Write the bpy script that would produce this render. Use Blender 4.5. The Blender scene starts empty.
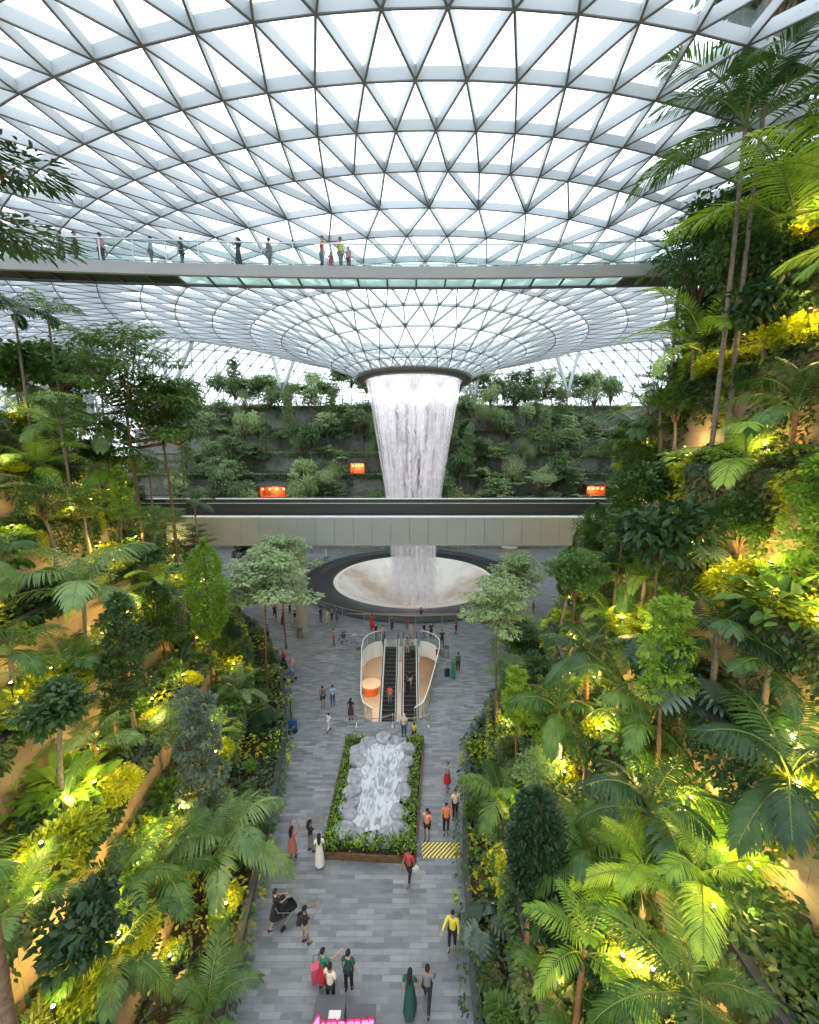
import bpy, bmesh, math, random
import numpy as np
from mathutils import Vector, Matrix
R = math.radians
PI = math.pi
SC = bpy.context.scene
COL = SC.collection
rng = np.random.default_rng(7)
random.seed(11)
CAMZ = 19.5
F = 400.0
PITCH = R(8.8)
D = 60.0            # distance from the viewpoint to the axis of the fountain

# ------------------------------------------------------------------ camera
cam = bpy.data.cameras.new('camera'); camo = bpy.data.objects.new('camera', cam); COL.objects.link(camo)
camo.location = (0, 0, CAMZ); camo.rotation_euler = (PI/2 - PITCH, 0, 0)
cam.sensor_fit = 'HORIZONTAL'; cam.sensor_width = 36; cam.lens = F/819*36
cam.clip_start = 0.05; cam.clip_end = 1000
SC.camera = camo
SC.view_settings.view_transform = 'Standard'; SC.view_settings.look = 'None'
SC.view_settings.exposure = 0.12; SC.view_settings.gamma = 1; SC.view_settings.use_curve_mapping = False

def ray(px, py):
    r, u = (px-409.5)/F, (512-py)/F
    cp, sp = math.cos(PITCH), math.sin(PITCH)
    return (r, cp + u*sp, -sp + u*cp)
def at(px, py, d):
    r = ray(px, py); s = d/r[1]
    return Vector((r[0]*s, d, CAMZ + r[2]*s))
def gnd(px, py, z=0.0):
    r = ray(px, py); s = (z-CAMZ)/r[2]
    return Vector((r[0]*s, r[1]*s, z))

# ------------------------------------------------------------------ materials
def new_mat(name):
    m = bpy.data.materials.new(name); m.use_nodes = True
    return m, m.node_tree.nodes, m.node_tree.links, m.node_tree.nodes['Principled BSDF']
def flat(name, col, rough=.6, metal=0.0, spec=.5, noise=0.0, scale=4.0):
    m, n, l, b = new_mat(name)
    b.inputs['Base Color'].default_value = (*col, 1); b.inputs['Roughness'].default_value = rough
    b.inputs['Metallic'].default_value = metal; b.inputs['Specular IOR Level'].default_value = spec
    if noise:
        t = n.new('ShaderNodeTexNoise'); t.inputs['Scale'].default_value = scale; t.inputs['Detail'].default_value = 5
        tc = n.new('ShaderNodeTexCoord'); l.new(tc.outputs['Object'], t.inputs['Vector'])
        r = n.new('ShaderNodeValToRGB')
        r.color_ramp.elements[0].position = .3; r.color_ramp.elements[1].position = .7
        r.color_ramp.elements[0].color = (*[c*(1-noise) for c in col], 1)
        r.color_ramp.elements[1].color = (*[min(1, c*(1+noise)) for c in col], 1)
        l.new(t.outputs['Fac'], r.inputs['Fac']); l.new(r.outputs['Color'], b.inputs['Base Color'])
    return m
def leafmat(name, c1, c2, trans=.35, rough=.45):
    m, n, l, b = new_mat(name)
    tc = n.new('ShaderNodeTexCoord'); t = n.new('ShaderNodeTexNoise'); t.inputs['Scale'].default_value = 2.3; t.inputs['Detail'].default_value = 4
    l.new(tc.outputs['Object'], t.inputs['Vector'])
    oi = n.new('ShaderNodeObjectInfo')
    ad = n.new('ShaderNodeMath'); ad.operation = 'MULTIPLY_ADD'; ad.inputs[1].default_value = .5; ad.inputs[2].default_value = -.25
    l.new(oi.outputs['Random'], ad.inputs[0])
    sm = n.new('ShaderNodeMath'); sm.operation = 'ADD'; l.new(ad.outputs[0], sm.inputs[0]); l.new(t.outputs['Fac'], sm.inputs[1])
    r = n.new('ShaderNodeValToRGB'); r.color_ramp.elements[0].position = .3; r.color_ramp.elements[1].position = .72
    r.color_ramp.elements[0].color = (*c1, 1); r.color_ramp.elements[1].color = (*c2, 1)
    l.new(sm.outputs[0], r.inputs['Fac']); l.new(r.outputs['Color'], b.inputs['Base Color'])
    b.inputs['Roughness'].default_value = rough; b.inputs['Specular IOR Level'].default_value = .45
    tr = n.new('ShaderNodeBsdfTranslucent'); mx = n.new('ShaderNodeMixShader'); mx.inputs[0].default_value = trans
    hs = n.new('ShaderNodeHueSaturation'); hs.inputs['Saturation'].default_value = 1.1; hs.inputs['Value'].default_value = 1.35
    l.new(r.outputs['Color'], hs.inputs['Color']); l.new(hs.outputs['Color'], tr.inputs['Color'])
    l.new(b.outputs[0], mx.inputs[1]); l.new(tr.outputs[0], mx.inputs[2])
    l.new(mx.outputs[0], n['Material Output'].inputs['Surface'])
    return m
def glassmat(name, tint=(.93, .97, .96), refl=.5, rough=.03, base=.0, basecol=(.8,.9,.88)):
    m, n, l, b = new_mat(name)
    tr = n.new('ShaderNodeBsdfTransparent'); tr.inputs['Color'].default_value = (*tint, 1)
    gl = n.new('ShaderNodeBsdfGlossy'); gl.inputs['Roughness'].default_value = rough
    fr = n.new('ShaderNodeFresnel'); fr.inputs['IOR'].default_value = 1.3
    ml = n.new('ShaderNodeMath'); ml.operation = 'MULTIPLY'; ml.inputs[1].default_value = refl; l.new(fr.outputs[0], ml.inputs[0])
    mx = n.new('ShaderNodeMixShader'); l.new(ml.outputs[0], mx.inputs[0]); l.new(tr.outputs[0], mx.inputs[1]); l.new(gl.outputs[0], mx.inputs[2])
    out = mx
    if base:
        df = n.new('ShaderNodeBsdfTranslucent'); df.inputs['Color'].default_value = (*basecol, 1)
        d2 = n.new('ShaderNodeBsdfDiffuse'); d2.inputs['Color'].default_value = (*basecol, 1)
        ads = n.new('ShaderNodeMixShader'); ads.inputs[0].default_value = .4; l.new(df.outputs[0], ads.inputs[1]); l.new(d2.outputs[0], ads.inputs[2])
        m2 = n.new('ShaderNodeMixShader'); m2.inputs[0].default_value = base; l.new(mx.outputs[0], m2.inputs[1]); l.new(ads.outputs[0], m2.inputs[2]); out = m2
    l.new(out.outputs[0], n['Material Output'].inputs['Surface'])
    return m
def emit(name, col, strength):
    m, n, l, b = new_mat(name)
    b.inputs['Base Color'].default_value = (*col, 1); b.inputs['Emission Color'].default_value = (*col, 1); b.inputs['Emission Strength'].default_value = strength
    return m

M = {}
M['steel'] = flat('roof_steel', (.50, .54, .57), .45, .0, .5)
M['underside_shade'] = flat('steel_underside_shade', (.15, .15, .155), .5)  # dark colour paints the shade on the roof beams' undersides
M['glass_roof'] = glassmat('roof_glass', (.97, .99, 1.0), .35, .05)
M['glass_funnel'] = glassmat('funnel_glass', (.93, .97, .95), .4, .05, .10)
M['glass_rail'] = glassmat('rail_glass', (.9, .96, .95), .6, .02, .02)
M['glass_deck'] = glassmat('deck_glass', (.8, .92, .9), .3, .05, .35, (.8, .93, .9))
M['fascia'] = flat('painted_steel_fascia', (.33, .33, .32), .4, .0, .5, .06, .4)
M['fascia_dark'] = flat('dark_steel', (.07, .068, .062), .5)
M['dark_panel'] = flat('dark_soffit_panel', (.02, .02, .022), .5)
M['white_metal'] = flat('white_metal', (.78, .78, .75), .35)
M['chrome'] = flat('brushed_steel', (.6, .6, .6), .3, .9)
M['column'] = flat('beige_column', (.36, .34, .29), .5, 0, .4, .05, .6)
M['black'] = flat('black_rubber', (.012, .012, .013), .45)
M['soil'] = flat('soil', (.045, .032, .02), .9, 0, .2, .5, 3)
M['bark'] = flat('brown_bark', (.16, .10, .06), .85, 0, .2, .35, 8)
M['bark_grey'] = flat('grey_bark', (.20, .16, .12), .85, 0, .2, .3, 9)
M['bark_orange'] = flat('ringed_palm_bark', (.30, .15, .06), .7, 0, .3, .3, 9)
M['coping'] = flat('dark_stone_coping', (.055, .055, .055), .6, 0, .4, .2, 3)
M['concrete'] = flat('grey_concrete', (.24, .24, .22), .8, 0, .3, .25, 1.2)
M['rock'] = flat('pale_grey_boulder', (.31, .31, .34), .8, 0, .3, .35, 2.2)
M['orange'] = flat('orange_laminate', (.75, .13, .02), .4)
M['wood'] = flat('planter_timber', (.13, .075, .035), .6, 0, .3, .3, 5)

# foliage colours
M['lf_mid'] = leafmat('mid_green_leaf', (.035, .095, .016), (.125, .225, .04), .28)
M['lf_dark'] = leafmat('dark_green_leaf', (.018, .052, .016), (.055, .12, .032), .22)
M['lf_blue'] = leafmat('grey_green_leaf', (.05, .085, .06), (.13, .18, .13), .15)
M['lf_pale'] = leafmat('pale_green_leaf', (.17, .26, .10), (.36, .46, .22), .3)
M['lf_light'] = leafmat('light_green_leaf', (.16, .30, .035), (.34, .48, .07), .42)  # tone raised so the colour carries the light on lit palm fronds
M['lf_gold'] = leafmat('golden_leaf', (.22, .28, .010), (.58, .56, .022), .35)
M['lf_olive'] = leafmat('olive_leaf', (.07, .10, .022), (.19, .23, .055), .25)
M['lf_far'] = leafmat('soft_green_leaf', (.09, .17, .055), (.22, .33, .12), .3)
M['lf_hill'] = leafmat('hillside_leaf', (.18, .27, .11), (.40, .50, .24), .35)  # both hillside leaf tones lightened to paint in distant brightness and haze
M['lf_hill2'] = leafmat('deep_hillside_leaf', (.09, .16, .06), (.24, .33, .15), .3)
M['stem'] = flat('green_stem', (.16, .2, .05), .6)

def stonewall(name, c1, c2, mortar, sx, sy, rough=.6):
    m, n, l, b = new_mat(name)
    tc = n.new('ShaderNodeTexCoord'); sp = n.new('ShaderNodeSeparateXYZ'); cb = n.new('ShaderNodeCombineXYZ')
    l.new(tc.outputs['Object'], sp.inputs[0]); l.new(sp.outputs['Y'], cb.inputs['X']); l.new(sp.outputs['Z'], cb.inputs['Y'])
    br = n.new('ShaderNodeTexBrick'); br.inputs['Scale'].default_value = 1.0
    br.inputs['Brick Width'].default_value = sx; br.inputs['Row Height'].default_value = sy; br.inputs['Mortar Size'].default_value = .012
    br.inputs['Color1'].default_value = (*c1, 1); br.inputs['Color2'].default_value = (*c2, 1); br.inputs['Mortar'].default_value = (*mortar, 1)
    l.new(cb.outputs[0], br.inputs['Vector'])
    ns = n.new('ShaderNodeTexNoise'); ns.inputs['Scale'].default_value = 1.5; l.new(tc.outputs['Object'], ns.inputs['Vector'])
    mx = n.new('ShaderNodeMixRGB'); mx.blend_type = 'OVERLAY'; mx.inputs[0].default_value = .35
    l.new(br.outputs['Color'], mx.inputs[1]); l.new(ns.outputs['Color'], mx.inputs[2])
    hs = n.new('ShaderNodeHueSaturation'); hs.inputs['Saturation'].default_value = .85; l.new(mx.outputs[0], hs.inputs['Color'])
    l.new(hs.outputs[0], b.inputs['Base Color']); b.inputs['Roughness'].default_value = rough
    return m
M['stone'] = stonewall('honed_sandstone_tile', (.42, .27, .14), (.34, .22, .12), (.22, .15, .09), .9, .6)
def floormat():
    m, n, l, b = new_mat('grey_granite_paving')
    tc = n.new('ShaderNodeTexCoord')
    br = n.new('ShaderNodeTexBrick'); br.inputs['Scale'].default_value = 1.0
    br.inputs['Brick Width'].default_value = .75; br.inputs['Row Height'].default_value = .2; br.inputs['Mortar Size'].default_value = .008
    br.inputs['Color1'].default_value = (0, 0, 0, 1); br.inputs['Color2'].default_value = (1, 1, 1, 1); br.inputs['Mortar'].default_value = (.1, .1, .1, 1)
    br.offset = .37
    l.new(tc.outputs['Object'], br.inputs['Vector'])
    mp = n.new('ShaderNodeMapping'); mp.inputs['Scale'].default_value = (.9, 3.2, 1); l.new(tc.outputs['Object'], mp.inputs['Vector'])
    ns = n.new('ShaderNodeTexNoise'); ns.inputs['Scale'].default_value = 1.6; ns.inputs['Detail'].default_value = 6; l.new(mp.outputs[0], ns.inputs['Vector'])
    n2 = n.new('ShaderNodeTexNoise'); n2.inputs['Scale'].default_value = .35; n2.inputs['Detail'].default_value = 3; l.new(tc.outputs['Object'], n2.inputs['Vector'])
    a = n.new('ShaderNodeMath'); a.operation = 'MULTIPLY'; a.inputs[1].default_value = .55; l.new(br.outputs['Color'], a.inputs[0])
    c = n.new('ShaderNodeMath'); c.operation = 'MULTIPLY_ADD'; c.inputs[1].default_value = .55; l.new(ns.outputs['Fac'], c.inputs[0]); l.new(a.outputs[0], c.inputs[2])
    r = n.new('ShaderNodeValToRGB')
    r.color_ramp.elements[0].position = .12; r.color_ramp.elements[0].color = (.025, .027, .031, 1)
    r.color_ramp.elements[1].position = .85; r.color_ramp.elements[1].color = (.36, .365, .38, 1)
    l.new(c.outputs[0], r.inputs['Fac'])
    mx = n.new('ShaderNodeMixRGB'); mx.blend_type = 'MIX'; mx.inputs[2].default_value = (.16, .165, .175, 1)
    l.new(n2.outputs['Fac'], mx.inputs[0]); l.new(r.outputs[0], mx.inputs[1])
    l.new(mx.outputs[0], b.inputs['Base Color']); b.inputs['Roughness'].default_value = .42
    return m
M['floor'] = floormat()

# ------------------------------------------------------------------ mesh builder
class MB:
    def __init__(s): s.V = []; s.FL = []; s.FS = []; s.FM = []; s.n = 0
    def add(s, verts, faces, mat=0):
        if not len(verts): return
        s.V.append(np.array([tuple(map(float, p)) for p in verts]))
        for f in faces: s.FL.append(np.array(f)+s.n); s.FS.append(np.array([len(f)])); s.FM.append(np.array([mat]))
        s.n += len(verts)
    def addnp(s, V, Fc, mat=0):
        s.V.append(np.asarray(V, float)); Fc = np.asarray(Fc)+s.n; s.FL.append(Fc.ravel()); s.FS.append(np.full(len(Fc), Fc.shape[1])); s.FM.append(np.full(len(Fc), mat) if np.isscalar(mat) else np.asarray(mat)); s.n += len(V)
    def box(s, c, h, mat=0, rz=0.0):
        cx, cy, cz = c; a, b, d = h; cs, sn = math.cos(rz), math.sin(rz); P = []
        for z in (-d, d):
            for x, y in ((-a, -b), (a, -b), (a, b), (-a, b)): P.append((cx+x*cs-y*sn, cy+x*sn+y*cs, cz+z))
        s.add(P, [(0, 3, 2, 1), (4, 5, 6, 7), (0, 1, 5, 4), (1, 2, 6, 5), (2, 3, 7, 6), (3, 0, 4, 7)], mat)
    def bar(s, p, q, w, d, up=(0, 0, 1), mat=0):
        p, q = Vector(p), Vector(q); t = (q-p).normalized(); u = Vector(up); sd = t.cross(u)
        if sd.length < 1e-5: sd = t.cross(Vector((1, 0, 0)))
        sd.normalize(); u = sd.cross(t).normalized(); P = []
        for o in (p, q):
            for a, b in ((-1, -1), (1, -1), (1, 1), (-1, 1)): P.append(o+sd*(a*w/2)+u*(b*d/2))
        s.add(P, [(0, 1, 2, 3), (7, 6, 5, 4), (0, 4, 5, 1), (1, 5, 6, 2), (2, 6, 7, 3), (3, 7, 4, 0)], mat)
    def tube(s, pts, rad, k=8, mat=0, cap=True):
        pts = [Vector(p) for p in pts]; n = len(pts)
        if not hasattr(rad, '__len__'): rad = [rad]*n
        P = []; prev = None
        for i, p in enumerate(pts):
            t = (pts[min(i+1, n-1)]-pts[max(i-1, 0)]).normalized()
            a = prev if prev is not None else (Vector((1, 0, 0)) if abs(t.x) < .8 else Vector((0, 1, 0)))
            a = (a - t*a.dot(t)).normalized(); b = t.cross(a); prev = a
            for j in range(k):
                th = 2*PI*j/k; P.append(p + (a*math.cos(th)+b*math.sin(th))*rad[i])
        Fc = [(i*k+j, i*k+(j+1) % k, (i+1)*k+(j+1) % k, (i+1)*k+j) for i in range(n-1) for j in range(k)]
        if cap: Fc += [tuple(range(k))[::-1], tuple((n-1)*k+j for j in range(k))]
        s.add(P, Fc, mat)
    def lathe(s, prof, c=(0, 0, 0), k=24, mat=0, sy=1.0):
        P = [(c[0]+r*math.cos(2*PI*j/k), c[1]+sy*r*math.sin(2*PI*j/k), c[2]+z) for r, z in prof for j in range(k)]
        s.add(P, [(i*k+j, i*k+(j+1) % k, (i+1)*k+(j+1) % k, (i+1)*k+j) for i in range(len(prof)-1) for j in range(k)], mat)
    def ball(s, c, r, mat=0, u=10, v=6, sc=(1, 1, 1)):
        P = [(c[0], c[1], c[2]-r*sc[2])]
        for i in range(1, v):
            ph = -PI/2+PI*i/v
            for j in range(u): P.append((c[0]+r*sc[0]*math.cos(ph)*math.cos(2*PI*j/u), c[1]+r*sc[1]*math.cos(ph)*math.sin(2*PI*j/u), c[2]+r*sc[2]*math.sin(ph)))
        P.append((c[0], c[1], c[2]+r*sc[2])); L = len(P)-1
        Fc = [(0, 1+(j+1) % u, 1+j) for j in range(u)]
        for i in range(v-2): Fc += [(1+i*u+j, 1+i*u+(j+1) % u, 1+(i+1)*u+(j+1) % u, 1+(i+1)*u+j) for j in range(u)]
        Fc += [(1+(v-2)*u+j, 1+(v-2)*u+(j+1) % u, L) for j in range(u)]
        s.add(P, Fc, mat)
    def mesh(s, name, mats, smooth=False):
        me = bpy.data.meshes.new(name); V = np.concatenate(s.V); FL = np.concatenate(s.FL); FS = np.concatenate(s.FS); FM = np.concatenate(s.FM)
        me.vertices.add(len(V)); me.vertices.foreach_set('co', V.ravel()); me.loops.add(len(FL)); me.loops.foreach_set('vertex_index', FL.astype(np.int32))
        me.polygons.add(len(FS)); st = np.concatenate([[0], np.cumsum(FS)[:-1]]).astype(np.int32); me.polygons.foreach_set('loop_start', st)
        for m in (mats if isinstance(mats, (list, tuple)) else [mats]): me.materials.append(m)
        me.polygons.foreach_set('material_index', FM.astype(np.int32)); me.polygons.foreach_set('use_smooth', np.full(len(FS), smooth))
        me.update(calc_edges=True); return me
    def build(s, name, mats, parent=None, smooth=False, loc=None):
        return link(name, s.mesh(name, mats, smooth), parent, loc)
def link(name, me, parent=None, loc=None, rz=0, scale=None):
    o = bpy.data.objects.new(name, me); COL.objects.link(o)
    if parent: o.parent = parent
    if loc is not None: o.location = loc
    if rz: o.rotation_euler = (0, 0, rz)
    if scale is not None: o.scale = scale if hasattr(scale, '__len__') else (scale,)*3
    return o
def tag(o, label=None, cat=None, group=None, kind=None):
    if label: o['label'] = label
    if cat: o['category'] = cat
    if group: o['group'] = group
    if kind: o['kind'] = kind
    return o
def empty(name, loc=(0, 0, 0), rz=0, scale=1):
    o = bpy.data.objects.new(name, None); COL.objects.link(o); o.location = loc; o.rotation_euler = (0, 0, rz); o.scale = (scale,)*3
    o.empty_display_size = .2
    return o
def struct(o): o['kind'] = 'structure'; return o
def interp(x, tab):
    return float(np.interp(x, [t[0] for t in tab], [t[1] for t in tab]))
def sstep(a, b, x):
    t = min(1, max(0, (x-a)/(b-a))); return t*t*(3-2*t)

# ------------------------------------------------------------------ world light: overcast tropical sky
W = bpy.data.worlds.new('overcast_sky'); SC.world = W; W.use_nodes = True
wn, wl = W.node_tree.nodes, W.node_tree.links
bg = wn['Background']; bg.inputs['Strength'].default_value = 2.6
tc = wn.new('ShaderNodeTexCoord'); sp = wn.new('ShaderNodeSeparateXYZ'); wl.new(tc.outputs['Generated'], sp.inputs[0])
wr = wn.new('ShaderNodeValToRGB'); wl.new(sp.outputs['Z'], wr.inputs['Fac'])
wr.color_ramp.elements[0].position = 0; wr.color_ramp.elements[0].color = (.60, .66, .70, 1)
wr.color_ramp.elements[1].position = .35; wr.color_ramp.elements[1].color = (.86, .93, 1.0, 1)
wl.new(wr.outputs[0], bg.inputs['Color'])
# ================================================================== ROOF: ring and diagonal gridshell round the fountain
CX, CY = 1.2, D
RHO = [.131, .163, .196, .252, .309, .371, .44, .50, .55, .605, .658, .707, .755, .80, .845, .89, .935, .98, 1.025, 1.07, 1.11, 1.15, 1.18]
NN = [34]*4 + [68]*5 + [136]*14
ZB = [(.131, .172), (.163, .187), (.196, .198), (.252, .2197), (.309, .235), (.371, .2455), (.44, .2475), (.5, .249), (.55, .251), (.605, .2506), (.658, .2458), (.707, .24), (.755, .235), (.8, .226), (.9, .2), (1.0, .16), (1.1, .08), (1.18, .0)]
BUMP = [(.36, 0), (.5, .06), (.65, .14), (.8, .22), (.9, .235), (1.0, .22), (1.07, .20), (1.13, .17), (1.18, .14)]
def roof_pt(rho, th, off=0.0):
    g = sstep(-.25, .75, math.sin(th))
    z = interp(rho, ZB)*D + g*interp(rho, BUMP)*D
    cx = CX - .6*max(0, 1-(rho-.131)/.2)
    return Vector((cx + rho*D*math.cos(th), CY + rho*D*math.sin(th), CAMZ + z + off))
nodes = []
for k, (rho, n) in enumerate(zip(RHO, NN)):
    sh = .5 if k % 2 else 0.0
    nodes.append([roof_pt(rho, 2*PI*(j+sh)/n - PI/2) for j in range(n)])
underside_shade = MB(); beam = MB(); gl = MB(); glf = MB()
def rbeam(p, q, k):
    c = (p+q)/2; r = math.hypot(c.x-CX, c.y-CY)/D; th = math.atan2(c.y-CY, c.x-CX); e = .01
    a = roof_pt(r+e, th)-roof_pt(r-e, th); b = roof_pt(r, th+e)-roof_pt(r, th-e); nrm = a.cross(b).normalized()
    if nrm.z < 0: nrm = -nrm
    w, d = (.07, .42) if k > 4 else (.075, .24)
    beam.bar(p-nrm*d/2, q-nrm*d/2, w, d, nrm); underside_shade.bar(p-nrm*(d+.02), q-nrm*(d+.02), w+.01, .035, nrm)  # added strip below each beam, coloured dark as its unlit underside
for k, ring in enumerate(nodes):
    n = len(ring)
    for j in range(n):
        if k > 12 and ring[j].y < -14: continue
        rbeam(ring[j], ring[(j+1) % n], k)
    if k+1 < len(nodes):
        nx = nodes[k+1]; m = len(nx); sh0 = .5 if k % 2 else 0; sh1 = .5 if (k+1) % 2 else 0
        if m == n:
            for j in range(n):
                if sh0 == 0: a, b = j, (j-1) % n      # outer nodes at j+.5 and j-.5
                else: a, b = (j+1) % n, j
                rbeam(ring[j], nx[a], k); rbeam(ring[j], nx[b], k)
                P = [ring[j], nx[a], nx[b]]; (glf if k < 4 else gl).add([p for p in P], [(0, 1, 2)])
                hi = nx[a]; P = [ring[j], ring[(j+1) % n], hi]; (glf if k < 4 else gl).add(P, [(0, 2, 1)])
        else:
            for j in range(n):                       # ring doubles its count
                th = (j+sh0)*2 - sh1                  # fractional index on the outer ring
                c0 = math.floor(th + .5); 
                near = sorted(range(c0-2, c0+3), key=lambda q: abs(q-th))[:3]
                lo, hi = min(near), max(near)
                for q in near: rbeam(ring[j], nx[q % m], k)
                for q in range(lo, hi): (glf if k < 4 else gl).add([ring[j], nx[q % m], nx[(q+1) % m]], [(0, 1, 2)])
                th2 = (j+1+sh0)*2 - sh1; near2 = sorted(range(math.floor(th2+.5)-2, math.floor(th2+.5)+3), key=lambda q: abs(q-th2))[:3]; lo2 = min(near2)
                chain = list(range(hi, lo2+1)); P = [ring[j], ring[(j+1) % n]] + [nx[q % m] for q in reversed(chain)]
                (glf if k < 4 else gl).add(P, [tuple(range(len(P)))])
ceil = struct(gl.build('ceiling', M['glass_roof'])); ceil['label'] = 'domed glass roof with a triangulated steel grid over the garden'
beam.build('steel_lattice', M['steel'], ceil); underside_shade.build('lattice_shade_strip', M['underside_shade'], ceil)
glf.build('funnel_glass', M['glass_funnel'], ceil)
ring = MB()
r0 = .131*D; zc = CAMZ + .172*D
ring.lathe([(r0-.9, -.15), (r0+.25, -.15), (r0+.45, .1), (r0+.45, .45), (r0+.1, .75), (r0-.6, .75), (r0-.9, .5), (r0-.9, -.15)], (CX-.6, CY, zc-.55), 96)
ring.build('oculus_ring', flat('oculus_bronze', (.11, .105, .095), .45), ceil, True)
OCX, OCZ = CX-.6, zc-.7

# V-shaped roof props
def prop_pair(pxa, pya, pxb, pyb, pxf, pyf, d, lab):
    t = tag(empty('roof_prop', at(pxf, pyf, d)), lab, 'column', 'raking steel props under the far roof')
    base = at(pxf, pyf, d)
    for px, py in ((pxa, pya), (pxb, pyb)):
        b = MB(); e = at(px, py, d+3)-base; e = e*1.05
        b.tube([(0, 0, -1.0), e*.15, e*.6, e], [.32, .36, .4, .26], 12); b.build('strut', M['steel'], t, True)
    b = MB(); b.lathe([(0.01, .3), (.6, .3), (.75, -1.2), (.01, -1.2)], k=16); b.build('footing', M['concrete'], t)
prop_pair(141, 314, 201, 322, 172, 388, 88, 'pair of grey steel props above the trees, far left')
prop_pair(266, 332, 302, 338, 282, 392, 92, 'pair of grey steel props just left of the glass funnel')
prop_pair(548, 330, 584, 332, 568, 392, 92, 'pair of grey steel props right of the glass funnel, behind trees')
prop_pair(462, 366, 484, 360, 474, 396, 96, 'short pair of grey steel props beside the waterfall ring')
prop_pair(652, 316, 700, 310, 690, 392, 84, 'pair of grey steel props behind the right-hand palms')

# ================================================================== FLOOR with well and pool openings
WELL = [(-2.7, 26.4), (.35, 26.4), (1.0, 27.0), (1.55, 29), (2.3, 32.6), (2.85, 35.5), (2.95, 36.8), (2.6, 37.9), (1.9, 38.6), (1.1, 38.9), (1.0, 37.6), (-2.7, 37.6), (-2.9, 38.9), (-3.6, 38.6), (-4.25, 37.9), (-4.55, 36.8), (-4.5, 35.2), (-4.1, 31.5), (-3.75, 28.2), (-3.4, 27.0)]
PR = 16.6; PX = .7
def fill(outer, holes, z):
    bm = bmesh.new(); es = []
    for lp in [outer]+holes:
        vs = [bm.verts.new((x, y, z)) for x, y in lp]; es += [bm.edges.new((vs[i], vs[(i+1) % len(vs)])) for i in range(len(vs))]
    bmesh.ops.triangle_fill(bm, edges=es, use_beauty=True, use_dissolve=False)
    for f in bm.faces:
        if f.normal.z < 0: f.normal_flip()
    return bm
circ = [(PX+PR*math.cos(2*PI*i/72), D+PR*math.sin(2*PI*i/72)) for i in range(72)]
bm = fill([(-60, -4), (60, -4), (60, 100), (-60, 100)], [WELL, circ], 0)
me = bpy.data.meshes.new('floor'); bm.to_mesh(me); bm.free(); me.materials.append(M['floor']); fl = struct(link('floor', me))
b = MB()
for i in range(len(WELL)):
    p, q = WELL[i], WELL[(i+1) % len(WELL)]; b.add([(p[0], p[1], 0), (q[0], q[1], 0), (q[0], q[1], -1.7), (p[0], p[1], -1.7)], [(0, 1, 2, 3)])
b.build('well_edge', M['white_metal'], fl)
# basement level seen down the well
b = MB(); b.add([(-12, 20, -5.2), (12, 20, -5.2), (12, 46, -5.2), (-12, 46, -5.2)], [(0, 1, 2, 3)])
bf = struct(b.build('floor', flat('basement_beige_stone', (.42, .33, .24), .35, 0, .5, .1, .7)))
b = MB(); b.add([(-12, 46, -5.2), (12, 46, -5.2), (12, 46, 0), (-12, 46, 0)], [(0, 1, 2, 3)]); b.add([(-12, 20, -5.2), (-12, 46, -5.2), (-12, 46, 0), (-12, 20, 0)], [(0, 1, 2, 3)]); b.add([(12, 20, -5.2), (12, 46, -5.2), (12, 46, 0), (12, 20, 0)], [(0, 1, 2, 3)])
struct(b.build('wall_basement', flat('basement_wall', (.5, .42, .32), .6)))
b = MB(); b.lathe([(.01, 0), (.75, 0), (.8, .75), (1.1, .95), (1.1, 1.05), (.01, 1.05)], k=32)
t = tag(b.build('counter', M['orange'], smooth=False, loc=tuple(gnd(371, 684, -4.2)-Vector((0, 0, 1.0)))), 'round orange counter on the lower floor beside the left escalator', 'counter')
b = MB(); b.lathe([(.01, 1.06), (1.0, 1.06), (1.0, 1.1), (.01, 1.1)], k=32); b.build('tabletop', flat('pale_counter_top', (.8, .6, .42), .4), t)

for lx, ly, le in ((-7, 33, 320), (6, 33, 320), (-2, 42, 260), (-3.6, 35, 90), (2.2, 35, 90)):
    L = bpy.data.lights.new('basement_light', 'AREA'); L.energy = le; L.size = 2.5 if le > 200 else .8; L.color = (1, .85, .68); o = bpy.data.objects.new('basement_light', L); COL.objects.link(o); o.location = (lx, ly, -.6 if le > 200 else -2.2)
# glass balustrade round the well
def balustrade(pts, h, name, lab, group=None, closed=False, z=0, step=1.5, rail=M['chrome'], glass=M['glass_rail'], postmat=M['chrome']):
    t = tag(empty(name, (pts[0][0], pts[0][1], z)), lab, 'railing', group); o = Vector((pts[0][0], pts[0][1], 0))
    n = len(pts); seg = n if closed else n-1; g = MB(); r = MB(); ps = MB()
    for i in range(seg):
        p, q = Vector((*pts[i], 0))-o, Vector((*pts[(i+1) % n], 0))-o
        g.bar(p+Vector((0, 0, h/2)), q+Vector((0, 0, h/2)), .02, h-.08)
        r.bar(p+Vector((0, 0, h)), q+Vector((0, 0, h)), .07, .05)
        if i % max(1, int(step)) == 0: ps = MB(); ps.box((p.x, p.y, h/2), (.025, .025, h/2)); ps.build('post', postmat, t)
    g.build('glass_panel', glass, t); r.build('handrail', rail, t)
    return t
balustrade(WELL[12:20]+[WELL[0]], 1.1, 'well_balustrade', 'curved glass balustrade along the left side of the escalator well', rail=M['white_metal'])
balustrade(WELL[1:10], 1.1, 'well_balustrade', 'curved glass balustrade along the right side of the escalator well', rail=M['white_metal'])
for side, x0, x1 in (('left', -4.6, -2.75), ('right', 1.0, 3.05)):
    pass

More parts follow.
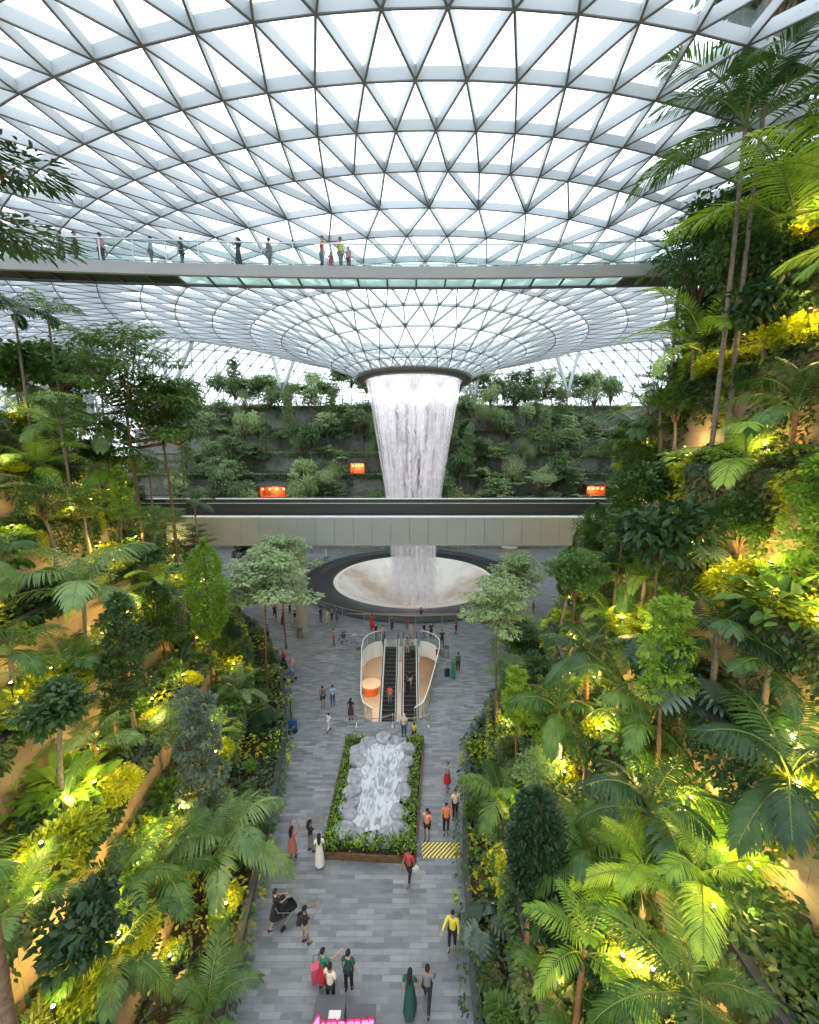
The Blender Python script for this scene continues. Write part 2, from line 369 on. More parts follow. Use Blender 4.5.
# escalators
def escalator(cx, lab):
    t = tag(empty('escalator', (cx, 37.6, 0)), lab, 'escalator', 'escalators in the well')
    w = .56; run = 9.2; drop = 5.2
    s = MB(); n = 26
    for i in range(n):
        y = -run*i/n; z = -drop*i/n
        s.box((0, y-run/n/2, z-.12), (w, run/n/2, .11))
        s.box((0, y-run/n+.012, z-.02), (w, .012, .012), 1)
    s.build('steps', [flat('escalator_tread', (.035, .032, .03), .5), flat('tread_nosing', (.25, .2, .15), .5)], t)
    p = MB(); p.box((0, .75, .015), (w+.1, .75, .02)); p.build('landing_plate', M['chrome'], t)
    for sgn in (-1, 1):
        x = sgn*(w+.14)
        def sec(y, z0, z1): return (x, y, z0), (x, y, z1)
        k = MB()
        for a in (0,):
            P = []
            for y, z in ((1.5, 0), (0, 0), (-run, -drop), (-run-.8, -drop)):
                for xx, zz in ((-.12, -.55), (.12, -.55), (.12, .12), (-.12, .12)): P.append((x+xx, y, z+zz))
            k.add(P, [(i*4+j, i*4+(j+1) % 4, (i+1)*4+(j+1) % 4, (i+1)*4+j) for i in range(3) for j in range(4)]+[(0, 1, 2, 3), (15, 14, 13, 12)])
        k.build('skirt_panel', M['white_metal'], t)
        g = MB(); P = []
        for y, z in ((1.35, 0), (0, 0), (-run, -drop), (-run-.6, -drop)):
            for xx, zz in ((-.01, .1), (.01, .1), (.01, .85), (-.01, .85)): P.append((x+xx, y, z+zz))
        g.add(P, [(i*4+j, i*4+(j+1) % 4, (i+1)*4+(j+1) % 4, (i+1)*4+j) for i in range(3) for j in range(4)])
        g.build('glass_panel', M['glass_rail'], t)
        h = MB(); h.tube([(x, 1.35, .25), (x, 1.52, .45), (x, 1.5, .75), (x, 1.35, .9), (x, 0, .9), (x, -run, -drop+.9), (x, -run-.6, -drop+.9)], .05, 8)
        h.build('handrail', M['black'], t)
    return t
escalator(-1.85, 'left escalator of the pair going down into the well')
escalator(.05, 'right escalator of the pair, with people riding on it')

# rope barrier at the near end of the well
t = tag(empty('rope_barrier', (-1.2, 25.9, 0)), 'pinkish rope barrier sagging across the near end of the escalator well', 'barrier')
for x in (-2.6, 0, 2.6):
    b = MB(); b.lathe([(.01, 0), (.17, 0), (.17, .03), (.03, .05), (.025, .95), (.05, 1.0), (.01, 1.03)], (x, 0, 0), 14); b.build('post', M['chrome'], t, True)
for x in (-2.6, 0):
    b = MB(); b.tube([(x+2.6*s, 0, .92-.28*math.sin(PI*s)) for s in np.linspace(0, 1, 11)], .028, 6); b.build('rope', flat('pink_rope', (.6, .35, .3), .7), t, True)

# ================================================================== POOL
b = MB(); K = 96
b.lathe([(PR+.35, 0), (PR+.35, .12), (PR, .12), (PR-.05, -.1), (14.4, -.35), (12.6, -.25), (12.3, -.1)], (0, 0, 0), K)
pool = tag(empty('fountain_pool', (PX, D, 0)), 'round dark stone pool with a pale sunken bowl under the waterfall', 'pool')
b.build('pool_ring', flat('wet_black_granite', (.018, .02, .023), .4, 0, .6, .3, .5), pool, True)
b = MB(); b.lathe([(12.35, -.12), (12.2, .02), (11.8, .05), (11.7, -.05)], (0, 0, 0), K); b.build('bowl_rim', flat('pale_rim', (.62, .58, .5), .4), pool, True)
m, n, l, bs = new_mat('wet_pale_bowl')
tc_ = n.new('ShaderNodeTexCoord'); ns = n.new('ShaderNodeTexNoise'); ns.inputs['Scale'].default_value = .16; ns.inputs['Detail'].default_value = 5; ns.inputs['Roughness'].default_value = .6
l.new(tc_.outputs['Object'], ns.inputs['Vector']); rp = n.new('ShaderNodeValToRGB')
rp.color_ramp.elements[0].position = .42; rp.color_ramp.elements[0].color = (.62, .60, .55, 1); rp.color_ramp.elements[1].position = .62; rp.color_ramp.elements[1].color = (.42, .33, .25, 1)  # brown patches paint a reflection into the pale bowl colour
l.new(ns.outputs['Fac'], rp.inputs['Fac']); l.new(rp.outputs[0], bs.inputs['Base Color']); bs.inputs['Roughness'].default_value = .25
b = MB(); b.lathe([(11.7, -.05), (10.5, -.7), (8.5, -1.7), (6, -3.0), (3.5, -4.6), (.01, -5.2)], (0, 0, 0), K); b.build('bowl', m, pool, True)
bl = [(PX+17.3*math.cos(a), D+17.3*math.sin(a)) for a in np.linspace(0, 2*PI, 73)[:-1]]
balustrade(bl, 1.05, 'pool_balustrade', 'glass railing curving round the dark fountain pool', closed=True, step=2)

# ================================================================== WATERFALL
def watermat():
    m, n, l, b = new_mat('falling_water')
    tc = n.new('ShaderNodeTexCoord'); sp = n.new('ShaderNodeSeparateXYZ'); l.new(tc.outputs['Object'], sp.inputs[0])
    at2 = n.new('ShaderNodeMath'); at2.operation = 'ARCTAN2'; l.new(sp.outputs['Y'], at2.inputs[0]); l.new(sp.outputs['X'], at2.inputs[1])
    cb = n.new('ShaderNodeCombineXYZ'); l.new(at2.outputs[0], cb.inputs['X']); l.new(sp.outputs['Z'], cb.inputs['Y'])
    mp = n.new('ShaderNodeMapping'); mp.inputs['Scale'].default_value = (22, .5, 1); l.new(cb.outputs[0], mp.inputs['Vector'])
    n1 = n.new('ShaderNodeTexNoise'); n1.inputs['Scale'].default_value = 1.6; n1.inputs['Detail'].default_value = 7; n1.inputs['Roughness'].default_value = .65; l.new(mp.outputs[0], n1.inputs['Vector'])
    mp2 = n.new('ShaderNodeMapping'); mp2.inputs['Scale'].default_value = (4.5, .06, 1); l.new(cb.outputs[0], mp2.inputs['Vector'])
    n2 = n.new('ShaderNodeTexNoise'); n2.inputs['Scale'].default_value = 1.8; n2.inputs['Detail'].default_value = 3; l.new(mp2.outputs[0], n2.inputs['Vector'])
    a = n.new('ShaderNodeMath'); a.operation = 'ADD'; l.new(n1.outputs['Fac'], a.inputs[0]); l.new(n2.outputs['Fac'], a.inputs[1])
    r = n.new('ShaderNodeMapRange'); r.inputs['From Min'].default_value = .93; r.inputs['From Max'].default_value = 1.22; r.inputs['To Min'].default_value = .03; r.inputs['To Max'].default_value = .72
    l.new(a.outputs[0], r.inputs['Value'])
    # the sheet is still closed just under the lip
    zt = n.new('ShaderNodeMapRange'); zt.inputs['From Min'].default_value = -4.5; zt.inputs['From Max'].default_value = 0; zt.inputs['To Min'].default_value = 0; zt.inputs['To Max'].default_value = .72; l.new(sp.outputs['Z'], zt.inputs['Value'])
    mxm = n.new('ShaderNodeMath'); mxm.operation = 'MAXIMUM'; l.new(r.outputs[0], mxm.inputs[0])
    zz = n.new('ShaderNodeMath'); zz.operation = 'MULTIPLY'; l.new(zt.outputs[0], zz.inputs[0]); l.new(n1.outputs['Fac'], zz.inputs[1])
    z2 = n.new('ShaderNodeMath'); z2.operation = 'MULTIPLY'; z2.inputs[1].default_value = 1.6; z2.use_clamp = True; l.new(zz.outputs[0], z2.inputs[0]); l.new(z2.outputs[0], mxm.inputs[1])
    tr = n.new('ShaderNodeBsdfTransparent'); df = n.new('ShaderNodeBsdfDiffuse'); df.inputs['Color'].default_value = (.92, .9, .93, 1)
    tl = n.new('ShaderNodeBsdfTranslucent'); tl.inputs['Color'].default_value = (.95, .92, .95, 1)
    m1 = n.new('ShaderNodeMixShader'); m1.inputs[0].default_value = .5; l.new(df.outputs[0], m1.inputs[1]); l.new(tl.outputs[0], m1.inputs[2])
    m2 = n.new('ShaderNodeMixShader'); l.new(mxm.outputs[0], m2.inputs[0]); l.new(tr.outputs[0], m2.inputs[1]); l.new(m1.outputs[0], m2.inputs[2])
    l.new(m2.outputs[0], n['Material Output'].inputs['Surface'])
    return m
wm = watermat()
wf = MB(); HT = OCZ + 4.8
def wprof(sc, ph=0):
    out = []
    for t in np.linspace(0, 1, 30):
        r = 3.5 + (6.7-3.5)*max(0, 1-t*1.45)**1.25
        out.append((r*sc, -HT*t))
    return out
K = 120
for sc, ph in ((1, 0), (.93, 1), (.84, 2)):
    prof = wprof(sc)
    P = []
    for i, (r, z) in enumerate(prof):
        for j in range(K):
            th = 2*PI*j/K+ph*.37; w = 1+.02*math.sin(9*th+ph)+.012*math.sin(23*th+ph*2)
            P.append((r*w*math.cos(th), r*w*math.sin(th), z))
    wf.add(P, [(i*K+j, i*K+(j+1) % K, (i+1)*K+(j+1) % K, (i+1)*K+j) for i in range(len(prof)-1) for j in range(K)])
w_ = tag(wf.build('waterfall', wm, smooth=True, loc=(OCX, D, OCZ)), 'round curtain of white water falling from the roof funnel into the pool', 'waterfall', kind='stuff')

# lights under the oculus ring
for i in range(10):
    a = 2*PI*i/10
    L = bpy.data.lights.new('ring_downlight', 'SPOT'); L.energy = 1500; L.spot_size = R(75); L.color = (1, .88, .9); L.shadow_soft_size = .3
    o = bpy.data.objects.new('ring_downlight', L); COL.objects.link(o); o.location = (OCX+5.5*math.cos(a), D+5.5*math.sin(a), OCZ+.3)

# ================================================================== TRAIN BRIDGE
FY0, FY1 = 42.0, 49.5
zt0 = at(409, 516.5, FY0).z; zb0 = at(409, 545, FY0).z; zt1 = at(409, 498.5, FY1+.2).z
t = tag(empty('train_viaduct', (0, FY0, zb0)), 'straight beige panelled train viaduct crossing in front of the waterfall', 'bridge')
def rel(z): return z - zb0
X0, X1 = -58, 58
b = MB()
for i in range(58):
    x = X0+2*i; b.box((x+1, 0, rel((zt0+zb0)/2)), (.985, .15, (zt0-zb0)/2-.12))
b.build('fascia_panels', flat('beige_fascia_panel', (.32, .335, .33), .5, 0, .4, .05, .3), t)
b = MB(); b.box((0, .18, rel(zt0)-.06), (58, .32, .07)); b.build('parapet_cap', M['white_metal'], t)
b = MB(); b.box((0, .1, .06), (58, .3, .08)); b.build('bottom_flange', M['fascia'], t)
b = MB(); b.box((0, 3.7, rel(zt0)-1.1), (58, 3.5, .3)); b.box((0, 3.7, 0.5), (58, 3.3, .4)); b.build('deck', M['fascia_dark'], t)
b = MB()
for y in (1.9, 3.0, 4.9, 6.0): b.box((0, y, rel(zt0)-.7), (58, .09, .12))
b.box((0, 2.45, rel(zt0)-.74), (58, .35, .08)); b.box((0, 5.45, rel(zt0)-.74), (58, .35, .08)); b.build('running_beam', M['dark_panel'], t)
b = MB(); b.box((0, 7.5, rel(zt1)-.9), (58, .12, .9)); b.build('rear_wall', M['fascia_dark'], t)
b = MB(); b.box((0, 7.45, rel(zt1)), (58, .25, .06)); b.box((0, 7.3, rel(zt1)-.55), (58, .05, .04)); b.build('rear_rail', M['white_metal'], t)
b = MB()
for x in np.arange(-56, 57, 4.5): b.box((x, 1.2, rel(zt0)-.72), (.22, .1, .05))
b.build('marker_plate', M['white_metal'], t)
for x, lab in ((-11.7, 'smooth beige round column under the viaduct beside the left trees'), (10.6, 'beige round column under the viaduct behind the pale umbrella tree')):
    b = MB(); b.lathe([(.01, 0), (.68, 0), (.68, .08), (.62, .1), (.62, zb0-.5), (.85, zb0-.05), (.01, zb0-.05)], k=32)
    tag(b.build('column', M['column'], smooth=False, loc=(x, FY0-.6, 0)), lab, 'column', 'viaduct columns', 'structure')

# ================================================================== CANOPY FOOTBRIDGE overhead
t = tag(empty('footbridge', (0, 24.3, CAMZ+9.6)), 'curved grey footbridge with glass floor and railings high above', 'bridge')
def by(x): return -.0022*(x-1)**2
xs = np.arange(-34, 34.1, 1.72)
def strip(mb, y0, z0, y1, z1, xa=-34, xb=34, mat=0):
    X = [x for x in np.linspace(xa, xb, int((xb-xa)/1.0)+1)]; P = []
    for x in X:
        for yy, zz in ((y0, z0), (y1, z0), (y1, z1), (y0, z1)): P.append((x, by(x)+yy, zz))
    mb.add(P, [(i*4+j, i*4+(j+1) % 4, (i+1)*4+(j+1) % 4, (i+1)*4+j) for i in range(len(X)-1) for j in range(4)]+[(0, 1, 2, 3), tuple(len(P)-1-i for i in range(4))], mat)
b = MB(); strip(b, -.12, -.05, .12, .55); b.build('front_girder', M['fascia'], t)
b = MB(); strip(b, 2.5, .36, 2.68, .52); b.build('rear_girder', M['fascia_dark'], t)
for x in xs:
    b = MB(); b.bar((x, by(x)+.1, .36), (x+.02*x, by(x)+2.4, .36), .1, .1)
    b.build('cross_beam', M['fascia_dark'], t)
b = MB(); strip(b, .1, .42, 2.4, .48, -13.6, 12.6); b.build('glass_deck', M['glass_deck'], t)
b = MB(); strip(b, .1, .42, 2.4, .48, -34, -13.6); b.build('solid_deck', M['dark_panel'], t); b = MB(); strip(b, .1, .42, 2.4, .48, 12.6, 34); b.build('solid_deck', M['dark_panel'], t)
for yy in (0, 2.5):
    g = MB(); strip(g, yy-.01, .6, yy+.01, 1.72); g.build('glass_balustrade', M['glass_rail'], t)
    g = MB(); strip(g, yy-.035, 1.7, yy+.035, 1.76); g.build('handrail', M['chrome'], t)
    for x in xs: g = MB(); g.box((x, by(x)+yy, 1.15), (.02, .03, .62)); g.build('post', M['chrome'], t)

# ================================================================== ROCK PLANTER
PL = [Vector((-4.25, 16.55, 0)), Vector((.25, 16.3, 0)), Vector((.95, 24.2, 0)), Vector((-4.25, 24.2, 0))]
pc = Vector((-1.9, 20.3, 0))
t = tag(empty('rock_planter', pc), 'rectangular hedge-edged planter with grey boulders round a pale rock slide', 'planter')
b = MB()
for i in range(4):
    p, q = PL[i]-pc, PL[(i+1) % 4]-pc; b.bar(p+Vector((0, 0, .17)), q+Vector((0, 0, .17)), .1, .34)
b.build('planter_edge', M['wood'], t)
b = MB(); P = [p-pc+Vector((0, 0, .26)) for p in PL]; b.add(P, [(0, 1, 2, 3)]); b.build('planter_soil', M['soil'], t)
def boulder_mesh(seed, mat):
    r = np.random.default_rng(seed); bm = bmesh.new(); bmesh.ops.create_icosphere(bm, subdivisions=3, radius=1)
    dirs = r.normal(size=(9, 3)); dirs /= np.linalg.norm(dirs, axis=1)[:, None]; amp = r.uniform(.5, .8, 9)
    for v in bm.verts:
        c = np.array(v.co); s = 1
        for d_, a_ in zip(dirs, amp):
            k = c @ d_
            if k*s > a_: s = a_/k
        v.co = Vector(c*s*(1+.03*math.sin(7*c[0]+seed)+.02*math.sin(13*c[2])))
    me = bpy.data.meshes.new('boulder'); bm.to_mesh(me); bm.free(); me.materials.append(mat)
    for p in me.polygons: p.use_smooth = True
    return me
bmesh_list = [boulder_mesh(s, M['rock']) for s in (3, 5, 9, 14)]
# sloping rock mass (the slide), high at the rear
def pl_pt(u, v): # u 0..1 left-right, v 0..1 front-back
    return PL[0].lerp(PL[1], u).lerp(PL[3].lerp(PL[2], u), v)-pc
b = MB(); NU, NV = 15, 31; P = []
for j in range(NV):
    for i in range(NU):
        u = .22+.56*i/(NU-1); v = .14+.78*j/(NV-1); p = pl_pt(u, v)
        h = .45+.55*v + .05*math.sin(9*u+17*v)+.05*math.sin(31*v+5*u)+.04*math.sin(40*u) - .12*math.cos((u-.5)*5)
        P.append((p.x, p.y, h))
b.add(P, [(j*NU+i, j*NU+i+1, (j+1)*NU+i+1, (j+1)*NU+i) for j in range(NV-1) for i in range(NU-1)])
m, n, l, bs = new_mat('white_veined_rock'); tc_ = n.new('ShaderNodeTexCoord'); wv = n.new('ShaderNodeTexNoise'); wv.inputs['Scale'].default_value = 2.2; wv.inputs['Detail'].default_value = 8; wv.inputs['Distortion'].default_value = 1.6
mp = n.new('ShaderNodeMapping'); mp.inputs['Scale'].default_value = (1.6, .6, 1); l.new(tc_.outputs['Object'], mp.inputs['Vector']); l.new(mp.outputs[0], wv.inputs['Vector'])
rp = n.new('ShaderNodeValToRGB'); rp.color_ramp.elements[0].position = .38; rp.color_ramp.elements[0].color = (.24, .24, .27, 1); rp.color_ramp.elements[1].position = .55; rp.color_ramp.elements[1].color = (.55, .55, .59, 1)
l.new(wv.outputs['Fac'], rp.inputs['Fac']); l.new(rp.outputs[0], bs.inputs['Base Color']); bs.inputs['Roughness'].default_value = .5
b.build('rock_slide', m, t, True)
spots = []
for k, v in enumerate((.13, .27, .41, .55, .68, .80)):
    spots.append((.21, v, .62 if k else .75, .68)); spots.append((.80, v+.02, .58, .66))
spots += [(.36, .11, .5, .45), (.52, .10, .55, .48), (.67, .11, .5, .5), (.3, .9, .6, .6), (.5, .93, .7, .6), (.7, .9, .65, .6), (.25, .34, .4, .5), (.77, .48, .35, .4)]
for k, (u, v, sx, sy) in enumerate(spots):
    p = pl_pt(u, v); o = link('boulder', bmesh_list[k % 4], t, (p.x, p.y, .35+.45*v), rz=k*1.3, scale=(sx, sy*.95, (.34+.06*((k*7) % 3))))

# hazard striped plate
m, n, l, bs = new_mat('yellow_black_hazard_stripes'); tc_ = n.new('ShaderNodeTexCoord'); sp_ = n.new('ShaderNodeSeparateXYZ'); l.new(tc_.outputs['Object'], sp_.inputs[0])
a = n.new('ShaderNodeMath'); a.operation = 'SUBTRACT'; l.new(sp_.outputs['X'], a.inputs[0]); l.new(sp_.outputs['Y'], a.inputs[1])
c = n.new('ShaderNodeMath'); c.operation = 'MULTIPLY'; c.inputs[1].default_value = 4.8; l.new(a.outputs[0], c.inputs[0])
d_ = n.new('ShaderNodeMath'); d_.operation = 'FRACT'; l.new(c.outputs[0], d_.inputs[0]); g_ = n.new('ShaderNodeMath'); g_.operation = 'GREATER_THAN'; g_.inputs[1].default_value = .45; l.new(d_.outputs[0], g_.inputs[0])
mx = n.new('ShaderNodeMixRGB'); mx.inputs[1].default_value = (.06, .05, .03, 1); mx.inputs[2].default_value = (.85, .68, .18, 1); l.new(g_.outputs[0], mx.inputs[0]); l.new(mx.outputs[0], bs.inputs['Base Color'])
b = MB(); b.add([(-.95, -.4, 0), (.95, -.4, 0), (.95, .4, 0), (-.95, .4, 0), (-.93, -.36, .05), (.93, -.36, .05), (.93, .36, .05), (-.93, .36, .05)], [(4, 5, 6, 7), (0, 1, 5, 4), (1, 2, 6, 5), (2, 3, 7, 6), (3, 0, 4, 7)])
g0 = gnd(441, 850); tag(b.build('cable_ramp', m, loc=(g0.x, g0.y, .002)), 'yellow and black striped ramp on the floor beside the planter', 'ramp')

# litter bins
def bin_(px, py, lab, col=M['chrome']):
    p = gnd(px, py); t = tag(empty('litter_bin', p), lab, 'bin', 'litter bins on the plaza')
    b = MB(); b.lathe([(.01, 0), (.27, 0), (.27, .05), (.3, .07), (.3, .85), (.27, .88)], k=24); b.build('drum', col, t)
    b = MB(); b.lathe([(.27, .87), (.31, .9), (.31, .97), (.16, .98), (.14, .9), (.01, .88)], k=24); b.build('lid', M['fascia_dark'], t)
bin_(359, 658, 'round metal litter bin left of the escalator well')
bin_(446, 656, 'round metal litter bin right of the escalator well')
bin_(300, 638, 'narrow round litter bin at the foot of the beige column', M['bark_grey'])

# blue sign board on pole
p = gnd(293, 731); t = tag(empty('sign_stand', p), 'blue sign board on a dark pole at the edge of the left planting', 'sign')
b = MB(); b.box((0, 0, .45), (.3, .06, .4)); b.build('board', flat('blue_board', (.03, .08, .28), .5), t)
b = MB(); b.lathe([(.01, 0), (.35, 0), (.35, .04), (.01, .05)], k=20); b.tube([(-.12, .1, 0), (-.12, .1, 2.3)], .035, 8); b.build('pole', M['black'], t)

# neon sign on black equipment cases, at the near edge
p = gnd(345, 1017, .7); t = tag(empty('equipment_case', (p.x-.55, p.y+.1, 0)), 'black equipment case with a white label, behind the pink sign', 'case', 'black cases behind the pink sign')
b = MB(); b.box((0, 0, .38), (.5, .4, .34)); b.build('case_body', M['fascia_dark'], t); b = MB(); b.box((0, 0, .74), (.52, .42, .03)); b.build('lid', flat('case_lid', (.09, .09, .1), .5), t)
b = MB(); b.box((.2, -.1, .775), (.2, .12, .006)); b.build('paper_label', M['white_metal'], t)
t = tag(empty('equipment_case', (p.x+.55, p.y-.05, 0)), 'low black equipment case right of the labelled one', 'case', 'black cases behind the pink sign')
b = MB(); b.box((0, 0, .3), (.45, .4, .27)); b.build('case_body', M['fascia_dark'], t); b = MB(); b.box((0, 0, .59), (.47, .42, .03)); b.build('lid', flat('case_lid2', (.09, .09, .1), .5), t)
sg = tag(empty('neon_sign', (p.x-.1, p.y-.42, 0), 0), 'pink glowing script lettering sign standing in front of the black cases', 'sign')
b = MB(); b.box((0, 0, .03), (.8, .22, .03)); b.bar((-.5, .1, 0), (-.5, .1, .8), .04, .04); b.bar((.5, .1, 0), (.5, .1, .8), .04, .04); b.build('stand', M['black'], sg)
for nm, mt, off, ex in (('backing', flat('dark_pink_back', (.5, .02, .12), .5), .035, .03), ('lettering', emit('pink_neon', (1, .12, .35), 2.5), .012, .035)):
    cu = bpy.data.curves.new(nm, 'FONT'); cu.body = 'Avengers'; cu.size = .55; cu.extrude = ex; cu.offset = off; cu.shear = .35; cu.align_x = 'CENTER'; cu.materials.append(mt)
    tmp_ = link('tmp', cu); bpy.context.view_layer.update(); tm = bpy.data.meshes.new_from_object(tmp_.evaluated_get(bpy.context.evaluated_depsgraph_get())); bpy.data.objects.remove(tmp_)
    o = link(nm, tm, sg, (0, -.02 if nm == 'lettering' else .03, .78)); o.rotation_euler = (R(52), 0, R(2))
# ================================================================== PLANT BUILDERS
def nrm(a): return a/np.maximum(np.linalg.norm(a, axis=-1, keepdims=True), 1e-9)
# leaf templates in (side, along, up); along runs 0..1
T_OVAL = (np.array([(0, 0, 0), (-.26, .35, .07), (0, .45, 0), (.26, .35, .07), (-.17, .72, .02), (.17, .72, .02), (0, 1, -.12)]), np.array([(0, 2, 1, 1), (0, 3, 2, 2)]), np.array([(1, 2, 4), (2, 6, 4), (2, 5, 6), (3, 5, 2), (0, 2, 1), (0, 3, 2)]))
T_SMALL = (np.array([(0, 0, 0), (-.3, .5, .06), (.3, .5, .06), (0, 1, -.08)]), None, np.array([(0, 2, 1), (1, 2, 3)]))
T_LONG = (np.array([(0, 0, 0), (-.1, .3, .05), (.1, .3, .05), (-.09, .7, 0), (.09, .7, 0), (0, 1, -.15)]), None, np.array([(0, 2, 1), (1, 2, 3), (2, 4, 3), (3, 4, 5)]))
def leaves(mb, pos, dr, up, size, T, mat=0):
    V, _, Fc = T; n = len(pos); dr = nrm(dr); sd = nrm(np.cross(dr, up)); nn = np.cross(sd, dr)
    size = np.broadcast_to(size, (n,))[:, None, None]
    P = pos[:, None, :] + size*(V[None, :, 0:1]*sd[:, None, :] + V[None, :, 1:2]*dr[:, None, :] + V[None, :, 2:3]*nn[:, None, :])
    k = len(V); Fx = (Fc[None] + (np.arange(n)*k)[:, None, None]).reshape(-1, 3)
    mm = mat if np.isscalar(mat) else np.repeat(np.asarray(mat), len(Fc))
    mb.addnp(P.reshape(-1, 3), Fx, mm)
def rsph(n, g):
    v = g.normal(size=(n, 3)); return nrm(v)
UP = np.array([0, 0, 1.0])

def bush_mesh(name, mat, seed, r=(.9, .9, .8), n=420, size=.26, T=T_OVAL, bumps=9, droop=.2):
    g = np.random.default_rng(seed); mb = MB()
    c = rsph(bumps, g)*.55*g.uniform(.6, 1, (bumps, 1)); c[:, 2] = np.abs(c[:, 2])*.9
    ci = g.integers(0, bumps, n); d = rsph(n, g); d[:, 2] = np.abs(d[:, 2])*.9-.25; d = nrm(d)
    p = (c[ci] + d*.48*g.uniform(.55, 1.05, (n, 1)))*np.array(r); p[:, 2] += .35*r[2]
    dr = d + rsph(n, g)*.45; dr[:, 2] -= droop
    leaves(mb, p, dr, UP+rsph(n, g)*.4, size*g.uniform(.7, 1.25, n), T)
    for k in range(7):
        a = g.uniform(0, 2*PI); mb.tube([(0, 0, -.2), (.2*r[0]*math.cos(a), .2*r[1]*math.sin(a), .3*r[2]), (.5*r[0]*math.cos(a), .5*r[1]*math.sin(a), .7*r[2])], [.025, .02, .008], 4, 1)
    return mb.mesh(name, [mat, M['stem']], True)

def crown_mesh(name, mat, seed, kind='round', rad=1.8, h=2.4, n=1500, size=.24, T=T_SMALL, bark=None):
    g = np.random.default_rng(seed); mb = MB(); bark = bark or M['bark']
    if kind == 'layer':            # flat tiers on spreading boughs
        nb = 16; cl = []
        for i in range(nb):
            t = i/(nb-1); a = i*2.4+g.uniform(-.3, .3); rr = rad*(1.0-.45*t)*g.uniform(.55, 1.0); z = h*(.12+.75*t)
            tip = np.array([rr*math.cos(a), rr*math.sin(a), z]); mb.tube([(0, 0, z*.55), tip*.5+np.array([0, 0, -.1]), tip], [.05, .035, .012], 5, 1)
            for q in (.45, .7, .95, 1.05): cl.append((tip*np.array([q, q, 1])+np.array([0, 0, .05]), .32*rad*(1.15-.3*q)))
        m = len(cl); C_ = np.array([c[0] for c in cl]); Rr = np.array([c[1] for c in cl]); ci = g.integers(0, m, n)
        d = rsph(n, g); d[:, 2] *= .22; p = C_[ci]+d*Rr[ci][:, None]*g.uniform(.3, 1, (n, 1))**.5
        dr = d*1.0+rsph(n, g)*.3; dr[:, 2] = dr[:, 2]*.5-.12; up = UP+rsph(n, g)*.3
    elif kind == 'column':         # climber-covered or tightly clipped column
        nz = g.uniform(0, 1, n); a = g.uniform(0, 2*PI, n)
        lump = .62+.42*np.abs(np.sin(nz*10+seed+1.2*np.sin(a)))*(.75+.25*np.sin(a*3+nz*7))
        prof = np.sin(np.clip(nz*1.02+.04, 0, 1)*PI)**.35
        rr = rad*lump*prof*g.uniform(.72, 1.05, n)
        p = np.stack([rr*np.cos(a), rr*np.sin(a), nz*h], 1); d = nrm(np.stack([np.cos(a), np.sin(a), .35+0*a], 1))
        dr = d+rsph(n, g)*.55; dr[:, 2] -= .15; up = UP+rsph(n, g)*.5
        mb.tube([(0, 0, 0), (0, 0, h*.9)], [.1, .04], 6, 1)
    elif kind == 'tier':           # clumps stacked on a stem
        nb = 13; C_ = []; Rr = []
        for i in range(nb):
            t = (i+.5)/nb; a = i*2.4; q = rad*(.55 if t > .8 else .75)*(1-.35*t)
            c = np.array([q*.75*math.cos(a), q*.75*math.sin(a), h*t]); C_.append(c); Rr.append(rad*g.uniform(.42, .62)*(1-.25*t)); mb.tube([(0, 0, h*t*.85), c], [.04, .015], 5, 1)
        C_ = np.array(C_); Rr = np.array(Rr); ci = g.integers(0, nb, n); d = rsph(n, g)
        p = C_[ci]+d*Rr[ci][:, None]*g.uniform(.6, 1.05, (n, 1))*np.array([1, 1, .7]); dr = d+rsph(n, g)*.5; up = UP+rsph(n, g)*.5
        mb.tube([(0, 0, 0), (0, 0, h*.95)], [.09, .03], 6, 1)
    else:                          # rounded open crown of leafy clumps
        nb = 22; C_ = []; Rr = []
        for i in range(nb):
            v = rsph(1, g)[0]; v[2] = v[2]*.8+.1; c = v*np.array([rad, rad, h/2])*g.uniform(.35, .85)+np.array([0, 0, h*.52]); C_.append(c); Rr.append(rad*g.uniform(.26, .42))
            mb.tube([(0, 0, 0), (c[0]*.35, c[1]*.35, c[2]*.55), c], [.06, .04, .012], 5, 1)
        C_ = np.array(C_); Rr = np.array(Rr); ci = g.integers(0, nb, n); d = rsph(n, g); d[:, 2] = d[:, 2]*.75+.1
        p = C_[ci]+d*Rr[ci][:, None]*g.uniform(.45, 1.05, (n, 1)); dr = d*.8+rsph(n, g)*.6; dr[:, 2] -= .15; up = UP+rsph(n, g)*.5
    leaves(mb, p, dr, up, size*g.uniform(.7, 1.25, n), T)
    return mb.mesh(name, [mat, bark], True)

